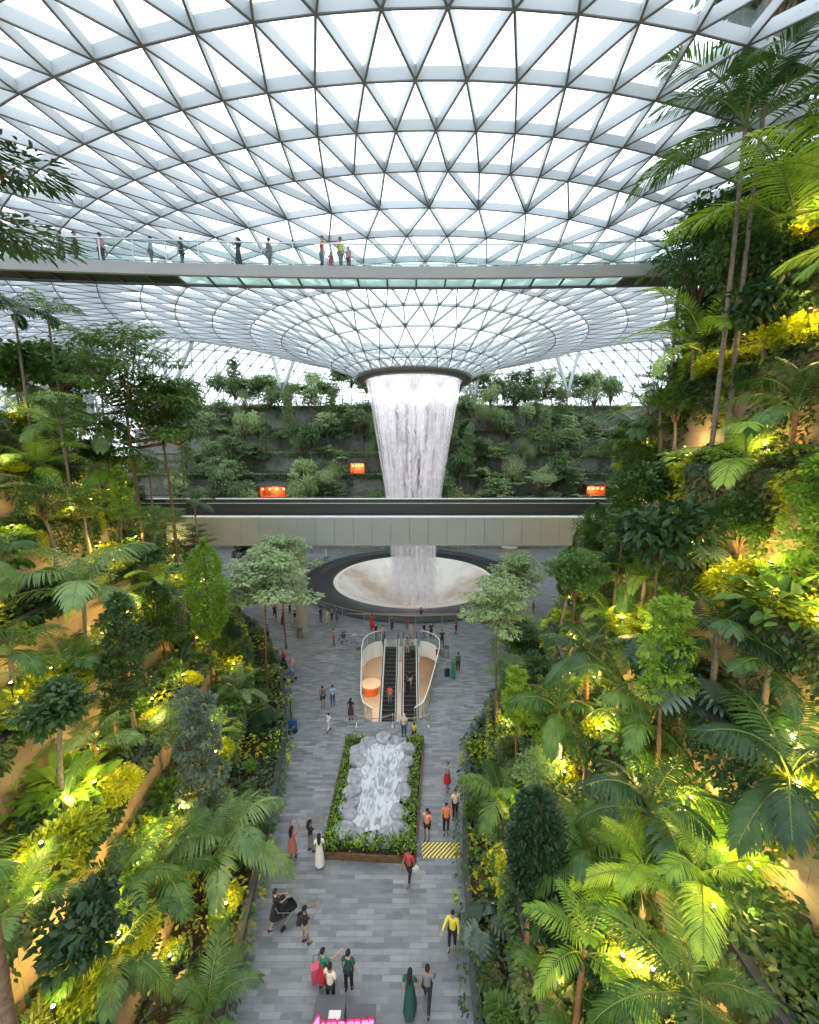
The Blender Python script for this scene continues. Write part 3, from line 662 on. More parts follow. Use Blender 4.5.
def frond_mesh(name, mat, L=3.0, a0=70, bend=95, nl=34, ll=.75, lw=.05, droop=.35, vee=.5, seed=0, stalk=.16, rib=None):
    g = np.random.default_rng(seed); mb = MB(); S = 16; pts = []; p = np.array([0., 0, 0]); ds = L/S
    for i in range(S+1):
        t = i/S; pts.append(p.copy()); a = R(a0-bend*t**1.15); p = p+ds*np.array([math.cos(a), .0, math.sin(a)])
    pts = np.array(pts); mb.tube(pts, [.028*(L/3)*(1-.8*i/S)+.004 for i in range(S+1)], 5, 1)
    V = []; Fc = []; c = 0
    for i in range(nl):
        t = stalk+(1-stalk)*i/(nl-1); f = t*S; k = min(int(f), S-1); q = pts[k]+(pts[k+1]-pts[k])*(f-k); tg = nrm(pts[k+1]-pts[k]); nu = np.array([-tg[2], 0, tg[0]])
        ln = ll*(math.sin(PI*(.12+.8*((t-stalk)/(1-stalk))**.9))**.7)*g.uniform(.9, 1.05)
        fw = .55+.7*t
        for s in (-1, 1):
            dr = nrm(np.array([0, s, 0])+tg*fw*g.uniform(.85, 1.15)+nu*vee*g.uniform(.6, 1.3)); w = lw*g.uniform(.85, 1.1)
            wd = nrm(tg - dr*np.dot(tg, dr)); P = []; x = q.copy(); d = dr.copy(); prev = 0
            for e, ww in ((0, .35), (.4, 1), (.75, .75), (1, .05)):
                x = x+d*ln*(e-prev); prev = e; P += [x-wd*w*ww*.5, x+wd*w*ww*.5]; d = nrm(d-UP*droop*1.1)
            V += P; Fc += [(c, c+1, c+3, c+2), (c+2, c+3, c+5, c+4), (c+4, c+5, c+7, c+6)]; c += 8
    mb.addnp(np.array(V), np.array(Fc), 0)
    return mb.mesh(name, [mat, rib or M['stem']], True)

def fan_mesh(name, mat, seed=0, L=1.0, st=.9, a0=55):
    g = np.random.default_rng(seed); mb = MB(); a = R(a0); e = np.array([st*math.cos(a), 0, st*math.sin(a)]); mb.tube([(0, 0, 0), e*.5+np.array([-.03, 0, .05]), e], [.02, .015, .012], 5, 1)
    ax = nrm(np.array([math.cos(a*.3), 0, math.sin(a*.3)])); V = []; Fc = []; c = 0; n = 22
    for i in range(n):
        th = -2.3+4.6*i/(n-1); d = ax*math.cos(th)+np.array([0, 1, 0])*math.sin(th); d = d+UP*.12*math.cos(th*2); s = nrm(np.cross(d, UP)); l = L*(.7+.3*math.cos(th*.6)); w = .085*L
        P = []; 
        for q, ww, dz in ((.02, .1, 0), (.55, 1, .02), (.8, .6, -.05), (1, .05, -.22)): x = e+d*l*q+UP*dz*L; P += [x-s*w*ww, x+s*w*ww]
        V += P; Fc += [(c, c+1, c+3, c+2), (c+2, c+3, c+5, c+4), (c+4, c+5, c+7, c+6)]; c += 8
    mb.addnp(np.array(V), np.array(Fc), 0); return mb.mesh(name, [mat, M['stem']], True)

def split_leaf_mesh(name, mat, seed=0, L=.9, st=.8):
    g = np.random.default_rng(seed); mb = MB(); e = np.array([.45*st, 0, .9*st]); mb.tube([(0, 0, 0), (.1*st, 0, .55*st), e], [.02, .017, .012], 5, 1)
    V = []; Fc = []; c = 0; ax = nrm(np.array([1, 0, -.35])); nu = np.array([.33, 0, .94])
    for i in range(8):
        t = -.12+i/8*1.08; q = e+ax*L*max(t, 0)+nu*(-.12*L*t*t)
        for s in (-1, 1):
            d = nrm(np.array([0, s, 0])*(1.0-.45*max(t, 0))+ax*(.75*t+ -.15)); ln = L*(.62*math.sin(PI*(.2+.68*max(t+.12, 0)))+.05); wd = nrm(ax-d*np.dot(ax, d)); w = L*.075
            P = []
            for q2, ww, dz in ((0, 1.05, 0), (.5, 1.0, .05), (.85, .7, -.02), (1, .1, -.12)): x = q+d*ln*q2+UP*dz*L; P += [x-wd*w*ww, x+wd*w*ww]
            V += P; Fc += [(c, c+1, c+3, c+2), (c+2, c+3, c+5, c+4), (c+4, c+5, c+7, c+6)]; c += 8
    mb.addnp(np.array(V), np.array(Fc), 0); return mb.mesh(name, [mat, M['stem']], True)

def trunk_mesh(name, mat, h, r0=.1, r1=.06, bend=.15, seed=0, k=9, rings=False):
    g = np.random.default_rng(seed); mb = MB(); n = 14 if not rings else 26; pts = []; rr = []
    for i in range(n):
        t = i/(n-1); pts.append((bend*math.sin(t*2.1+seed)*t, bend*.6*math.sin(t*3+seed*2)*t, h*t)); rr.append((r0+(r1-r0)*t)*(1.25 if i == 0 else 1)*(1.08 if rings and i % 2 else 1))
    mb.tube(pts, rr, k); return mb.mesh(name, mat, True), Vector(pts[-1])

# ---- frond library: (upright, arching, spreading, hanging) for each style
FR = {}
def fronds(style, mat, **kw):
    key = (style, mat)
    if key in FR: return FR[key]
    base = dict(fine=dict(nl=44, ll=.85, lw=.045, droop=.28, vee=.35), broad=dict(nl=27, ll=.95, lw=.088, droop=.45, vee=.45), feather=dict(nl=54, ll=.6, lw=.035, droop=.18, vee=.3), young=dict(nl=24, ll=.7, lw=.08, droop=.3, vee=.4))[style]
    out = []
    for i, (a0, bd) in enumerate(((82, 62), (68, 92), (45, 88), (18, 75))): out.append(frond_mesh(f'{style}_frond', M[mat], L=3.0, a0=a0, bend=bd, seed=i*3+1, **base))
    FR[key] = out; return out
TR = {}
def trunk(h, kind):
    hb = max(.4, round(h*2)/2); key = (hb, kind)
    if key not in TR:
        spec = dict(palm=(M['bark_grey'], .10, .07, .12, True), orange=(M['bark_orange'], .09, .07, .08, True), thin=(M['bark'], .085, .045, .2, False), tree=(M['bark'], .14, .08, .25, False), grey=(M['bark_grey'], .12, .06, .25, False))[kind]
        TR[key] = trunk_mesh(kind+'_trunk', spec[0], hb, spec[1], spec[2], spec[3], int(hb*3) % 7, 8, spec[4])
    me, tip = TR[key]; return me, tip, hb

PLANTS = []   # (object, phrase, where) so that every label can be told apart at the end
def reg(o, phrase, cat, group, where=None, label=None):
    o['category'] = cat; o['group'] = group
    if label: o['label'] = label; return o
    PLANTS.append((o, phrase, where)); return o

def palm(loc, th=2.5, L=2.4, n=11, style='fine', mat='lf_mid', tk='palm', seed=0, phrase='feather palm', where=None, label=None, top=0, lift=0, name='palm_tree'):
    g = random.Random(seed*7+3); t = empty(name, loc, g.uniform(0, 6.28))
    if th > .3:
        me, tip, hb = trunk(th, tk); s = th/hb; o = link('trunk', me, t); o.scale = (1, 1, s); tip = Vector((tip.x, tip.y, tip.z*s))
        if tk in ('palm', 'orange'):
            pass
    else: tip = Vector((0, 0, 0))
    lib = fronds(style, mat)
    for i in range(n):
        lv = i/(n-1); k = 0 if lv < .18 else 1 if lv < .5 else 2 if lv < .8 else 3
        k = max(0, k-lift)
        o = link('frond', lib[k], t, tip-Vector((0, 0, .12*lv)), 0); o.rotation_euler = (g.uniform(-.15, .15), g.uniform(-.12, .12), i*2.4+g.uniform(-.25, .25)); s = L/3*g.uniform(.82, 1.08)*(.75 if k == 0 else 1); o.scale = (s, s, s)
    return reg(t, phrase, 'palm', 'palms among the terraces' if not label else 'palms among the terraces', where, label)

def clump(loc, lib, n, s=1, phrase='', where=None, label=None, seed=0, name='leafy_plant', part='leaf', cat='plant', group='large-leaved plants on the terraces'):
    g = random.Random(seed*5+1); t = empty(name, loc, g.uniform(0, 6.28))
    for i in range(n):
        o = link(part, lib[i % len(lib)], t, (g.uniform(-.08, .08), g.uniform(-.08, .08), 0)); o.rotation_euler = (g.uniform(-.2, .2), g.uniform(-.25, .35), i*2.4+g.uniform(-.3, .3)); q = s*g.uniform(.7, 1.15); o.scale = (q, q, q)
    return reg(t, phrase, cat, group, where, label)

CR = {}
def crown(kind, mat, rad, h, n, size, T, var):
    key = (kind, mat, rad, h, n, var)
    if key not in CR: CR[key] = crown_mesh('crown', M[mat], 17*var+len(CR)+3, kind, rad, h, n, size, T)
    return CR[key]
CSPEC = dict(
    round=('round', 1.9, 3.0, 4200, .2, T_SMALL), layer=('layer', 2.3, 1.9, 4600, .19, T_SMALL), column=('column', 1.1, 4.2, 6000, .17, T_OVAL),
    tier=('tier', 1.15, 4.4, 4200, .19, T_OVAL), broad=('round', 1.5, 2.2, 1500, .34, T_OVAL), airy=('round', 2.0, 3.2, 1800, .24, T_LONG), feathery=('layer', 2.4, 3.4, 6000, .22, T_LONG), far=('round', 1.9, 3.0, 1300, .36, T_SMALL), farlayer=('layer', 2.3, 1.9, 1300, .36, T_SMALL))
def tree(loc, th=2.5, kind='round', mat='lf_mid', s=1.0, sz=None, tk='thin', seed=0, phrase='', where=None, label=None, name='tree', group='trees among the terraces', cat='tree'):
    g = random.Random(seed*3+5); t = empty(name, loc, g.uniform(0, 6.28)); me, tip, hb = trunk(th, tk); o = link('trunk', me, t); o.scale = (1, 1, th/hb)
    c = CSPEC[kind]; cm = crown(c[0], mat, c[1], c[2], c[3], c[4], c[5], seed % 3)
    o = link('crown', cm, t, (tip.x, tip.y, tip.z*th/hb-.35*s)); o.scale = (s, s, sz or s)
    return reg(t, phrase, cat, group, where, label)
BU = {}
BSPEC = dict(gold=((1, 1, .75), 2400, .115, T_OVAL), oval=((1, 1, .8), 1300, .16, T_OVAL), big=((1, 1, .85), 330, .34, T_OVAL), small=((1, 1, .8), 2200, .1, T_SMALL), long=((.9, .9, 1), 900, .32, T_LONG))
def shrub(loc, kind='oval', mat='lf_mid', s=1.0, seed=0, phrase='', where=None, label=None, name='shrub', group='shrubs on the terraces'):
    key = (kind, mat, seed % 2)
    if key not in BU: r, n, sz, T = BSPEC[kind]; BU[key] = bush_mesh('bush', M[mat], 31*(seed % 2)+len(BU), r, n, sz, T)
    o = link(name, BU[key], None, loc, random.Random(seed).uniform(0, 6.28), (s, s, s*random.Random(seed+1).uniform(.8, 1.2)))
    return reg(o, phrase, 'shrub', group, where, label)

LEAFWORD = dict(lf_mid='mid-green', lf_dark='dark green', lf_blue='grey-green', lf_pale='pale', lf_light='bright green', lf_gold='golden', lf_olive='olive', lf_far='soft green')
# ================================================================== TERRACED SLOPES
# floor edge (distance from the middle line) and terrace steps (offset from the edge, top level)
E_L = [(-4, 6.3), (11, 6.3), (18, 7.2), (25, 8.4), (31, 10.6), (40, 15.6), (48, 23), (58, 33), (70, 42), (84, 46)]
E_R = [(-4, 2.2), (11, 2.2), (17, 2.6), (24, 3.9), (29, 6.9), (35, 11), (41, 16), (50, 24.5), (60, 34), (72, 42), (84, 46)]
S_L = [(0, .65), (2.9, 3.4), (5.0, 6.1), (7.6, 9.5), (9.8, 12.2), (12.2, 15.2), (15, 18.2), (19, 21.5)]
S_R = [(0, .5), (1.7, 3.0), (3.3, 5.8), (5.0, 8.6), (6.8, 11.6), (8.2, 15), (9.6, 18.8), (11.0, 22.8), (12.6, 27), (14.4, 31)]
YS = list(np.arange(-2, 84.1, 2.0))
def edge(side, y, a): return -(interp(y, E_L)+a) if side == 'left' else interp(y, E_R)+a
def terrain(x, y):
    if 78 <= y:
        z = 0
        for fy, fz in FS:
            if y >= fy: z = fz
        return z
    side, S = ('left', S_L) if x < 0 else ('right', S_R); off = abs(x)-interp(y, E_L if x < 0 else E_R)
    z = 0
    for a, zz in S:
        if off >= a: z = zz-.12
    return z
FS = [(78, 5.5), (81.5, 10), (85, 14.5), (88.5, 19), (92, 24), (95.5, 29.5)]
def march(px, py, h):
    """first point along the sight line standing h above the terraces"""
    r = ray(px, py); d = 4.0
    while d < 76:
        p = Vector((r[0]*d/r[1], d, CAMZ+r[2]*d/r[1]))
        t = terrain(p.x, p.y)
        if p.z-t <= h: return Vector((p.x, p.y, t)), p.z-t
        d += .1
    return None, h
ORD = ['floor-level', 'second', 'third', 'fourth', 'fifth', 'sixth', 'seventh', 'eighth', 'ninth', 'top']
for side, S in (('left', S_L), ('right', S_R)):
    sg = -1 if side == 'left' else 1
    prev = 0
    for i, (a, z) in enumerate(S):
        wall = MB(); cop = MB(); soil = MB(); nx = S[i+1][0] if i+1 < len(S) else a+9
        P = []; Q = []; 
        for y in YS:
            x = edge(side, y, a); x2 = edge(side, y, nx); P += [(x, y, prev-.3), (x, y, z)]; Q += [(x+sg*.2, y, z-.12), (x2+sg*.25, y, z-.12)]
        f = [(k*2, k*2+2, k*2+3, k*2+1) for k in range(len(YS)-1)]
        wall.add(P, f); P2 = [(p[0]+sg*.22, p[1], p[2]) for p in P]; wall.add(P2, f); wall.add([], [])
        w = struct(wall.build('wall_'+side, M['stone'] if i else M['concrete']))
        for k in range(len(YS)-1):
            p = Vector((edge(side, YS[k], a)+sg*.1, YS[k], z)); q = Vector((edge(side, YS[k+1], a)+sg*.1, YS[k+1], z)); cop.bar(p, q, .34 if i else .3, .2)
        cop.build('coping', M['coping'], w)
        soil.add(Q, f); soil.build('planting_soil', M['soil'], w)
        prev = z

# undergrowth: uncountable low leafy cover on each terrace, spilling over its edge
def cover(side, i, S):
    g = np.random.default_rng(100+i+(50 if side == 'right' else 0)); sg = -1 if side == 'left' else 1
    a, z = S[i]; nx = S[i+1][0] if i+1 < len(S) else a+5; ymax = 66 if i < 6 else 60
    n = 30000 if side == 'right' else 25000
    n = 7000 if i == 0 else n
    y = 1+(ymax-1)*g.uniform(0, 1, n)**1.35
    # more, smaller scatter close by
    t = g.uniform(0, 1, n); ex = np.array([interp(v, E_L if side == 'left' else E_R) for v in y])
    blob = .5+.5*np.sin(y*1.3+i*2)*np.sin(y*.47+i)+.2*np.sin(y*3.1+i*5)
    hang = g.uniform(0, 1, n) < (.5 if i else .15)
    off = a + .1 + (nx-a-.1)*t; zz = z + g.uniform(0, .7, n)*(.35+1.1*np.clip(blob, 0, 1.3))
    hl = g.uniform(0, 1, n)**1.1*(.5+2.3*np.clip(blob, 0, 1.2))*((z-S[i-1][1])/2.8 if i else .15)
    if side == 'left' and i in (2, 3, 4): hl = np.where((y > 9) & (y < 25), hl*.3, hl)
    off = np.where(hang, a-.08-.35*g.uniform(0, 1, n), off); zz = np.where(hang, z+.15-hl, zz)
    pos = np.stack([sg*(ex+off), y, zz], 1)
    dr = rsph(n, g); dr[:, 2] = np.where(hang, -.6, .25)+.4*dr[:, 2]; dr[:, 0] -= sg*np.where(hang, .7, .2)
    up = UP+rsph(n, g)*.45; up[:, 0] -= sg*.5
    pat = np.sin(y*.9+i*1.7)+.6*np.sin(y*2.3+i*.7)+g.normal(0, .25, n)
    mat = np.where(pat > .95, 2, np.where(pat > .1, 0, np.where(pat > -.8, 1, 3)))
    mb = MB(); leaves(mb, pos, dr, up, g.uniform(.11, .27, n)*(.8+y/50), T_OVAL, mat)
    o = mb.build('undergrowth', [M['lf_mid'], M['lf_dark'], M['lf_gold'], M['lf_olive']], None, True)
    word = ORD[i] if i else 'floor-level'
    tag(o, f'low leafy undergrowth covering the {word} terrace of the {side} slope', 'undergrowth', None, 'stuff')
for i in range(len(S_L)): cover('left', i, S_L)
for i in range(len(S_R)): cover('right', i, S_R)

# ---- hedge strip round the rock planter (real low leafy band)
g = np.random.default_rng(5); mb = MB(); n = 5200
u = g.uniform(0, 1, n); v = g.uniform(0, 1, n); edgeq = g.integers(0, 4, n)
u = np.where(edgeq == 0, g.uniform(.02, .17, n), np.where(edgeq == 1, g.uniform(.83, .98, n), u)); v = np.where(edgeq == 2, g.uniform(.015, .10, n), np.where(edgeq == 3, g.uniform(.93, .985, n), v))
keep = ~((edgeq >= 2) & (g.uniform(0, 1, n) < .3)); u, v = u[keep], v[keep]; n = len(u)
pos = np.array([tuple(pl_pt(float(a), float(c))) for a, c in zip(u, v)]); pos[:, 2] = .35+g.uniform(0, .42, n)
dr = rsph(n, g); dr[:, 2] = np.abs(dr[:, 2])+.2; leaves(mb, pos, dr, UP+rsph(n, g)*.5, g.uniform(.1, .2, n), T_OVAL, g.choice([0, 0, 1, 2], n))
hd = tag(mb.build('hedge', [M['lf_light'], M['lf_mid'], M['lf_dark']], None, True, loc=pc), 'low bright green hedge filling the rim of the rock planter', 'hedge', None, 'stuff')

# ================================================================== FAR HILLSIDE behind the waterfall
prev = 0
for i, (y, z) in enumerate(FS):
    b = MB(); y2 = FS[i+1][0] if i+1 < len(FS) else 118
    b.add([(-62, y, prev-.5), (62, y, prev-.5), (62, y, z), (-62, y, z)], [(0, 1, 2, 3)])
    w = struct(b.build('wall_far', M['concrete'])); w2 = MB(); w2.add([(-62, y, z), (62, y, z), (62, y2, z), (-62, y2, z)], [(0, 1, 2, 3)]); w2.build('planting_soil', M['soil'], w)
    w3 = MB(); w3.box((0, y-.05, z), (62, .25, .18)); w3.build('coping', flat('pale_far_coping', (.3, .3, .28), .7), w)
    prev = z
for i, (y, z) in enumerate(FS):
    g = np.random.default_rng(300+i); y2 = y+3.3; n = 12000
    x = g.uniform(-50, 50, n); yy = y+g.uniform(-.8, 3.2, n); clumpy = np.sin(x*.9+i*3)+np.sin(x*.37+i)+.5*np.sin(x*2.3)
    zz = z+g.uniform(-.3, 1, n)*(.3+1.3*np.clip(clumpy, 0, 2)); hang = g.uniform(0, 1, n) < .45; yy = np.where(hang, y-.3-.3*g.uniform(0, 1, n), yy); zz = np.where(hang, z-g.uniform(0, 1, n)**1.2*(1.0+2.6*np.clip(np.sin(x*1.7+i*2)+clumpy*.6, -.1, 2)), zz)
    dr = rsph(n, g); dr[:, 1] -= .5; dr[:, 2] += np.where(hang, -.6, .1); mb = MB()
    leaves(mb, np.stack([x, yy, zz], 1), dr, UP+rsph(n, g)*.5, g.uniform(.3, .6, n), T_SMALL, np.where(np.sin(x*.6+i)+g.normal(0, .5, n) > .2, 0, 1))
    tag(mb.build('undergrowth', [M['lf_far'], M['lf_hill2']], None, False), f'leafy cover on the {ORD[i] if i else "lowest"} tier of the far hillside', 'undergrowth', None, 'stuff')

# ================================================================== PLANTING ON THE SLOPES (random fill)
def zone(y):
    return 'beside the near floor' if y < 15 else 'level with the rock planter' if y < 25 else 'level with the escalator well' if y < 38 else 'level with the train viaduct' if y < 50 else 'beside the pool'
rd = random.Random(42)
PALM_STY = [('fine', 'lf_mid', 'green feather palm'), ('broad', 'lf_mid', 'broad-leafleted palm'), ('feather', 'lf_light', 'bright green fine palm'), ('broad', 'lf_dark', 'dark palm with drooping leaflets'), ('fine', 'lf_far', 'soft green feather palm'), ('young', 'lf_light', 'bright young palm')]
TREE_STY = [('round', 'lf_mid', 'round-crowned tree'), ('tier', 'lf_light', 'bright clumped tree'), ('airy', 'lf_mid', 'open narrow-leaved tree'), ('broad', 'lf_dark', 'dark large-leaved tree'), ('column', 'lf_mid', 'leafy green column tree'), ('layer', 'lf_far', 'tiered soft green tree'), ('feathery', 'lf_mid', 'feathery tiered tree')]
SH_STY = [('oval', 'lf_mid', 'mid-green shrub'), ('oval', 'lf_dark', 'dark green shrub'), ('big', 'lf_mid', 'large-leaved green shrub'), ('small', 'lf_light', 'fine bright green shrub'), ('gold', 'lf_gold', 'golden shrub'), ('long', 'lf_mid', 'strappy green shrub'), ('small', 'lf_blue', 'fine grey-green shrub'), ('big', 'lf_dark', 'large-leaved dark shrub'), ('long', 'lf_olive', 'strappy olive shrub'), ('oval', 'lf_light', 'bright green shrub'), ('small', 'lf_olive', 'fine olive shrub')]
SPL = [split_leaf_mesh('split_leaf', M['lf_dark'], k, L=.75+.12*k, st=.7+.25*k) for k in range(3)]
SPL2 = [split_leaf_mesh('split_leaf', M['lf_blue'], k, L=.8, st=.6+.25*k) for k in range(3)]
FANS = [fan_mesh('fan_leaf', M['lf_hill'], k, .95, .8+.2*k, 70-25*k) for k in range(3)]
STRAP = [frond_mesh('fern_frond', M['lf_light'], L=1.5, a0=75-15*k, bend=90, nl=26, ll=.32, lw=.06, droop=.15, vee=.2, seed=k) for k in range(3)]
def spot(side, i, S, y, fr=.5):
    a, z = S[i]; nx = S[i+1][0] if i+1 < len(S) else a+3
    return Vector((edge(side, y, a+.3+(nx-a-.5)*fr), y, z-.12))
LIGHTS = []
for side, S in (('left', S_L), ('right', S_R)):
    for i in range(len(S)):
        y = 3 + rd.uniform(0, 1.5)
        k = 0
        while y < 62:
            near = y < 26
            step = rd.uniform(.8, 1.6) if y < 30 else rd.uniform(1.7, 2.7)
            if side == 'left' and 0 < i and y < 4: pass
            p = spot(side, i, S, y, rd.uniform(.05, .8)); wh = (side, i, y)
            # keep the air round the viewpoint clear
            dist = (Vector((p.x, p.y, p.z))-Vector((0, 0, CAMZ))).length
            c = rd.random(); hmax = 3.0 if dist < 16 else 9
            if i == 0: c = c*.55 if y < 40 else c
            if c < .50 and y > 32 and rd.random() < .75: pass
            elif c < .50:
                kd, mt, ph = SH_STY[rd.randrange(len(SH_STY))]; shrub(p, kd, mt, rd.uniform(.75, 1.15)*(.62 if i == 0 else 1), rd.randrange(99), ph, wh)
            elif c < .58:
                clump(p, rd.choice([SPL, SPL2]), rd.randint(6, 9), rd.uniform(.8, 1.15), 'split-leaved plant', wh, seed=rd.randrange(999))
            elif c < .63:
                clump(p, STRAP, 9, rd.uniform(.9, 1.2), 'bright green fern', wh, seed=rd.randrange(999), name='fern', part='frond', cat='fern', group='ferns on the terraces')
            elif c < .80:
                st, mt, ph = rd.choice(PALM_STY); palm(p, rd.uniform(.5, min(hmax, 3.6)), rd.uniform(1.8, 2.7), 9, st, mt, rd.choice(['palm', 'orange']), rd.randrange(999), ph, wh)
            else:
                kd, mt, ph = rd.choice(TREE_STY); tree(p, rd.uniform(1.2, min(hmax, 4.2)), kd, mt, rd.uniform(.55, .85), None, rd.choice(['thin', 'grey']), rd.randrange(999), ph, wh)
            y += step; k += 1

# ---- far hillside trees
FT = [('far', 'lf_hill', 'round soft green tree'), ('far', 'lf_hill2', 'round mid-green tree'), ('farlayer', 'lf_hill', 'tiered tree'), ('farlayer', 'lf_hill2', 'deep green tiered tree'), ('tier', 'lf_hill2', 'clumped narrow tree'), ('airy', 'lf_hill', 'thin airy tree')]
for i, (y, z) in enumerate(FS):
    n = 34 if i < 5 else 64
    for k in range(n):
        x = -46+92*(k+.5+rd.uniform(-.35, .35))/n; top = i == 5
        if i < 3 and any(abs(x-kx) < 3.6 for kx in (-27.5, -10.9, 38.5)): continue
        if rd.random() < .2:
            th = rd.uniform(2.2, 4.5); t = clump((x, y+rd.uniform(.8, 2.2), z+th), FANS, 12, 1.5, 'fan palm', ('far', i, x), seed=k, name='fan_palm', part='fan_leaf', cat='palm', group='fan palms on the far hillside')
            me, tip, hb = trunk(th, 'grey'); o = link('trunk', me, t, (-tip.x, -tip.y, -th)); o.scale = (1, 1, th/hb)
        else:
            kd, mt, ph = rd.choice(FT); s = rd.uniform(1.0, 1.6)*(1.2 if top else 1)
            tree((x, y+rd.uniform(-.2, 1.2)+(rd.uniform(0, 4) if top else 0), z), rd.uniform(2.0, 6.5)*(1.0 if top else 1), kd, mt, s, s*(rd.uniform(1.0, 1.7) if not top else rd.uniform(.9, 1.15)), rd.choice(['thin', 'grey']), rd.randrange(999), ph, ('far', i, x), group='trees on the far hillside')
# lit kiosks on the far hillside
def kiosk(px, py, d, w, lab, z):
    p = at(px, py, d); t = tag(empty('kiosk', (p.x, d, z)), lab, 'kiosk', 'lit kiosks on the far hillside')
    b = MB(); b.box((0, 1.2, .15), (w, 1.0, .15)); b.box((-w+.1, 1.2, 1.3), (.1, 1, 1.1)); b.box((w-.1, 1.2, 1.3), (.1, 1, 1.1)); b.box((0, 2.1, 1.3), (w, .08, 1.1)); b.build('body', flat('kiosk_orange', (.55, .16, .07), .6), t)
    b = MB(); b.add([(-w-.5, -.4, 2.3), (w+.5, -.4, 2.3), (w+.5, 2.6, 2.9), (-w-.5, 2.6, 2.9), (-w-.5, -.4, 2.45), (w+.5, -.4, 2.45), (w+.5, 2.6, 3.05), (-w-.5, 2.6, 3.05)], [(0, 1, 2, 3), (4, 7, 6, 5), (0, 4, 5, 1), (3, 2, 6, 7), (0, 3, 7, 4), (1, 5, 6, 2)]); b.build('roof', M['fascia_dark'], t)
    for q in np.linspace(-w+.6, w-.6, 4):
        b = MB(); b.ball((q, .6, 1.75), .22, 0, 10, 6); b.build('lantern', emit('orange_lantern', (1, .35, .1), 6), t, True)
    L = bpy.data.lights.new('kiosk_glow', 'POINT'); L.energy = 260; L.color = (1, .5, .25); L.shadow_soft_size = .3; o = bpy.data.objects.new('kiosk_glow', L); COL.objects.link(o); o.location = (p.x, d+1.0, z+1.7)
kiosk(272, 484, 79.5, 2.7, 'dark-roofed kiosk with orange lanterns left of the waterfall', 10)
kiosk(357, 453, 84, 1.6, 'small orange-lit kiosk just left of the falling water', 14.5)
kiosk(598, 470, 81, 2.0, 'orange-lit kiosk low on the hillside right of the waterfall', 10)
# pale building beyond the glass, far left
p = at(42, 352, 66); t = tag(empty('building', (p.x, 66, CAMZ+4.5)), 'pale building with glazed balconies at the far left behind thin palms', 'building')
b = MB(); b.box((0, 2, 5), (4.2, 2, 5.4)); b.build('wall', flat('pale_render', (.5, .52, .52), .7), t)
for q in range(3):
    for r_ in range(4):
        b = MB(); b.box((-2.7+q*2.7, -.03, 1.6+r_*2.5), (1.05, .04, .8)); b.build('window', flat('window_glass', (.16, .2, .22), .15), t)
for r_ in range(4):
    b = MB(); b.box((0, -.5, .6+r_*2.5), (4.3, .5, .08)); b.build('balcony', M['white_metal'], t)
# ================================================================== PLANTS THE PHOTO SINGLES OUT
def stand(px, py, d, h):
    b_, hh = march(px, py, h)
    if b_ is None or b_.y > 2.2*d:
        p = at(px, py, d); t = terrain(p.x, p.y); b_, hh = Vector((p.x, p.y, t)), p.z-t
    return b_, hh
def hpalm(px, py, d, th, L, n, style, mat, tk, label, seed=0, lift=0):
    """crown centre seen at px,py, trunk about th long, standing on the terrace the sight line meets"""
    b_, h = stand(px, py, d, th)
    return palm(b_, max(.35, h), L*b_.y/d if abs(b_.y/d-1) < .6 else L*(1.5 if b_.y > d else .75), n, style, mat, tk, seed, label=label, lift=lift)
def htree(px, py, d, th, kind, mat, s, sz, tk, label, seed=0):
    b_, h = stand(px, py, d, th); q = min(1.5, max(.6, b_.y/d)); return tree(b_, max(.4, h), kind, mat, s*q, sz*q, tk, seed, label=label)
def hshrub(px, py, d, kind, mat, s, seed, label, group='shrubs on the terraces'):
    b_, h = stand(px, py, d, .45*s); q = min(1.45, max(.7, b_.y/d)); o = shrub(b_, kind, mat, s*q, seed, label=label, group=group); return b_, s*q
# left side
hpalm(80, 588, 14.5, 3.6, 3.0, 10, 'broad', 'lf_far', 'palm', 'grey-green palm with wide arching fronds on a slim trunk before the sandstone wall', 2)
hpalm(78, 740, 13, 1.0, 2.7, 11, 'fine', 'lf_mid', 'palm', 'upright green palm in front of the lower left sandstone walls', 5, 1)
hpalm(110, 470, 24, 3.5, 3.3, 12, 'broad', 'lf_mid', 'palm', 'big green palm leaning over the left end of the viaduct', 7)
hpalm(22, 420, 24, 2.5, 3.8, 11, 'fine', 'lf_light', 'palm', 'bright green palm at the left edge over the golden shrubs', 8)
hpalm(48, 318, 34, 5.5, 3.2, 9, 'broad', 'lf_mid', 'palm', 'tall thin palm against the glass roof, nearer the falls of the left pair', 9)
hpalm(14, 312, 31, 5.0, 3.0, 9, 'broad', 'lf_dark', 'palm', 'tall thin dark palm against the glass roof at the left edge', 10)
hpalm(225, 845, 12.5, 2.2, 2.6, 12, 'broad', 'lf_far', 'palm', 'grey-green palm overhanging the paved floor at the lower left', 12)
hpalm(120, 955, 9.5, 1.2, 2.0, 10, 'fine', 'lf_mid', 'palm', 'low dark palm spreading at the bottom left corner planting', 13)
hpalm(165, 890, 11, 1.6, 2.2, 10, 'broad', 'lf_mid', 'palm', 'arching palm between the golden shrubs on the lower left slope', 14)
hpalm(20, 940, 9, 1.5, 1.8, 9, 'fine', 'lf_mid', 'palm', 'small palm at the bottom left edge', 15)
hpalm(195, 502, 38, 5, 2.6, 10, 'broad', 'lf_dark', 'palm', 'dark palm standing before the left end of the viaduct', 16)
hpalm(205, 1010, 8.5, 1.0, 1.8, 10, 'fine', 'lf_mid', 'palm', 'green palm beside the floor edge at the very bottom left', 17)
hpalm(160, 580, 26, 3, 2.6, 10, 'feather', 'lf_light', 'palm', 'yellowish palm left of the bright columnar tree', 18)
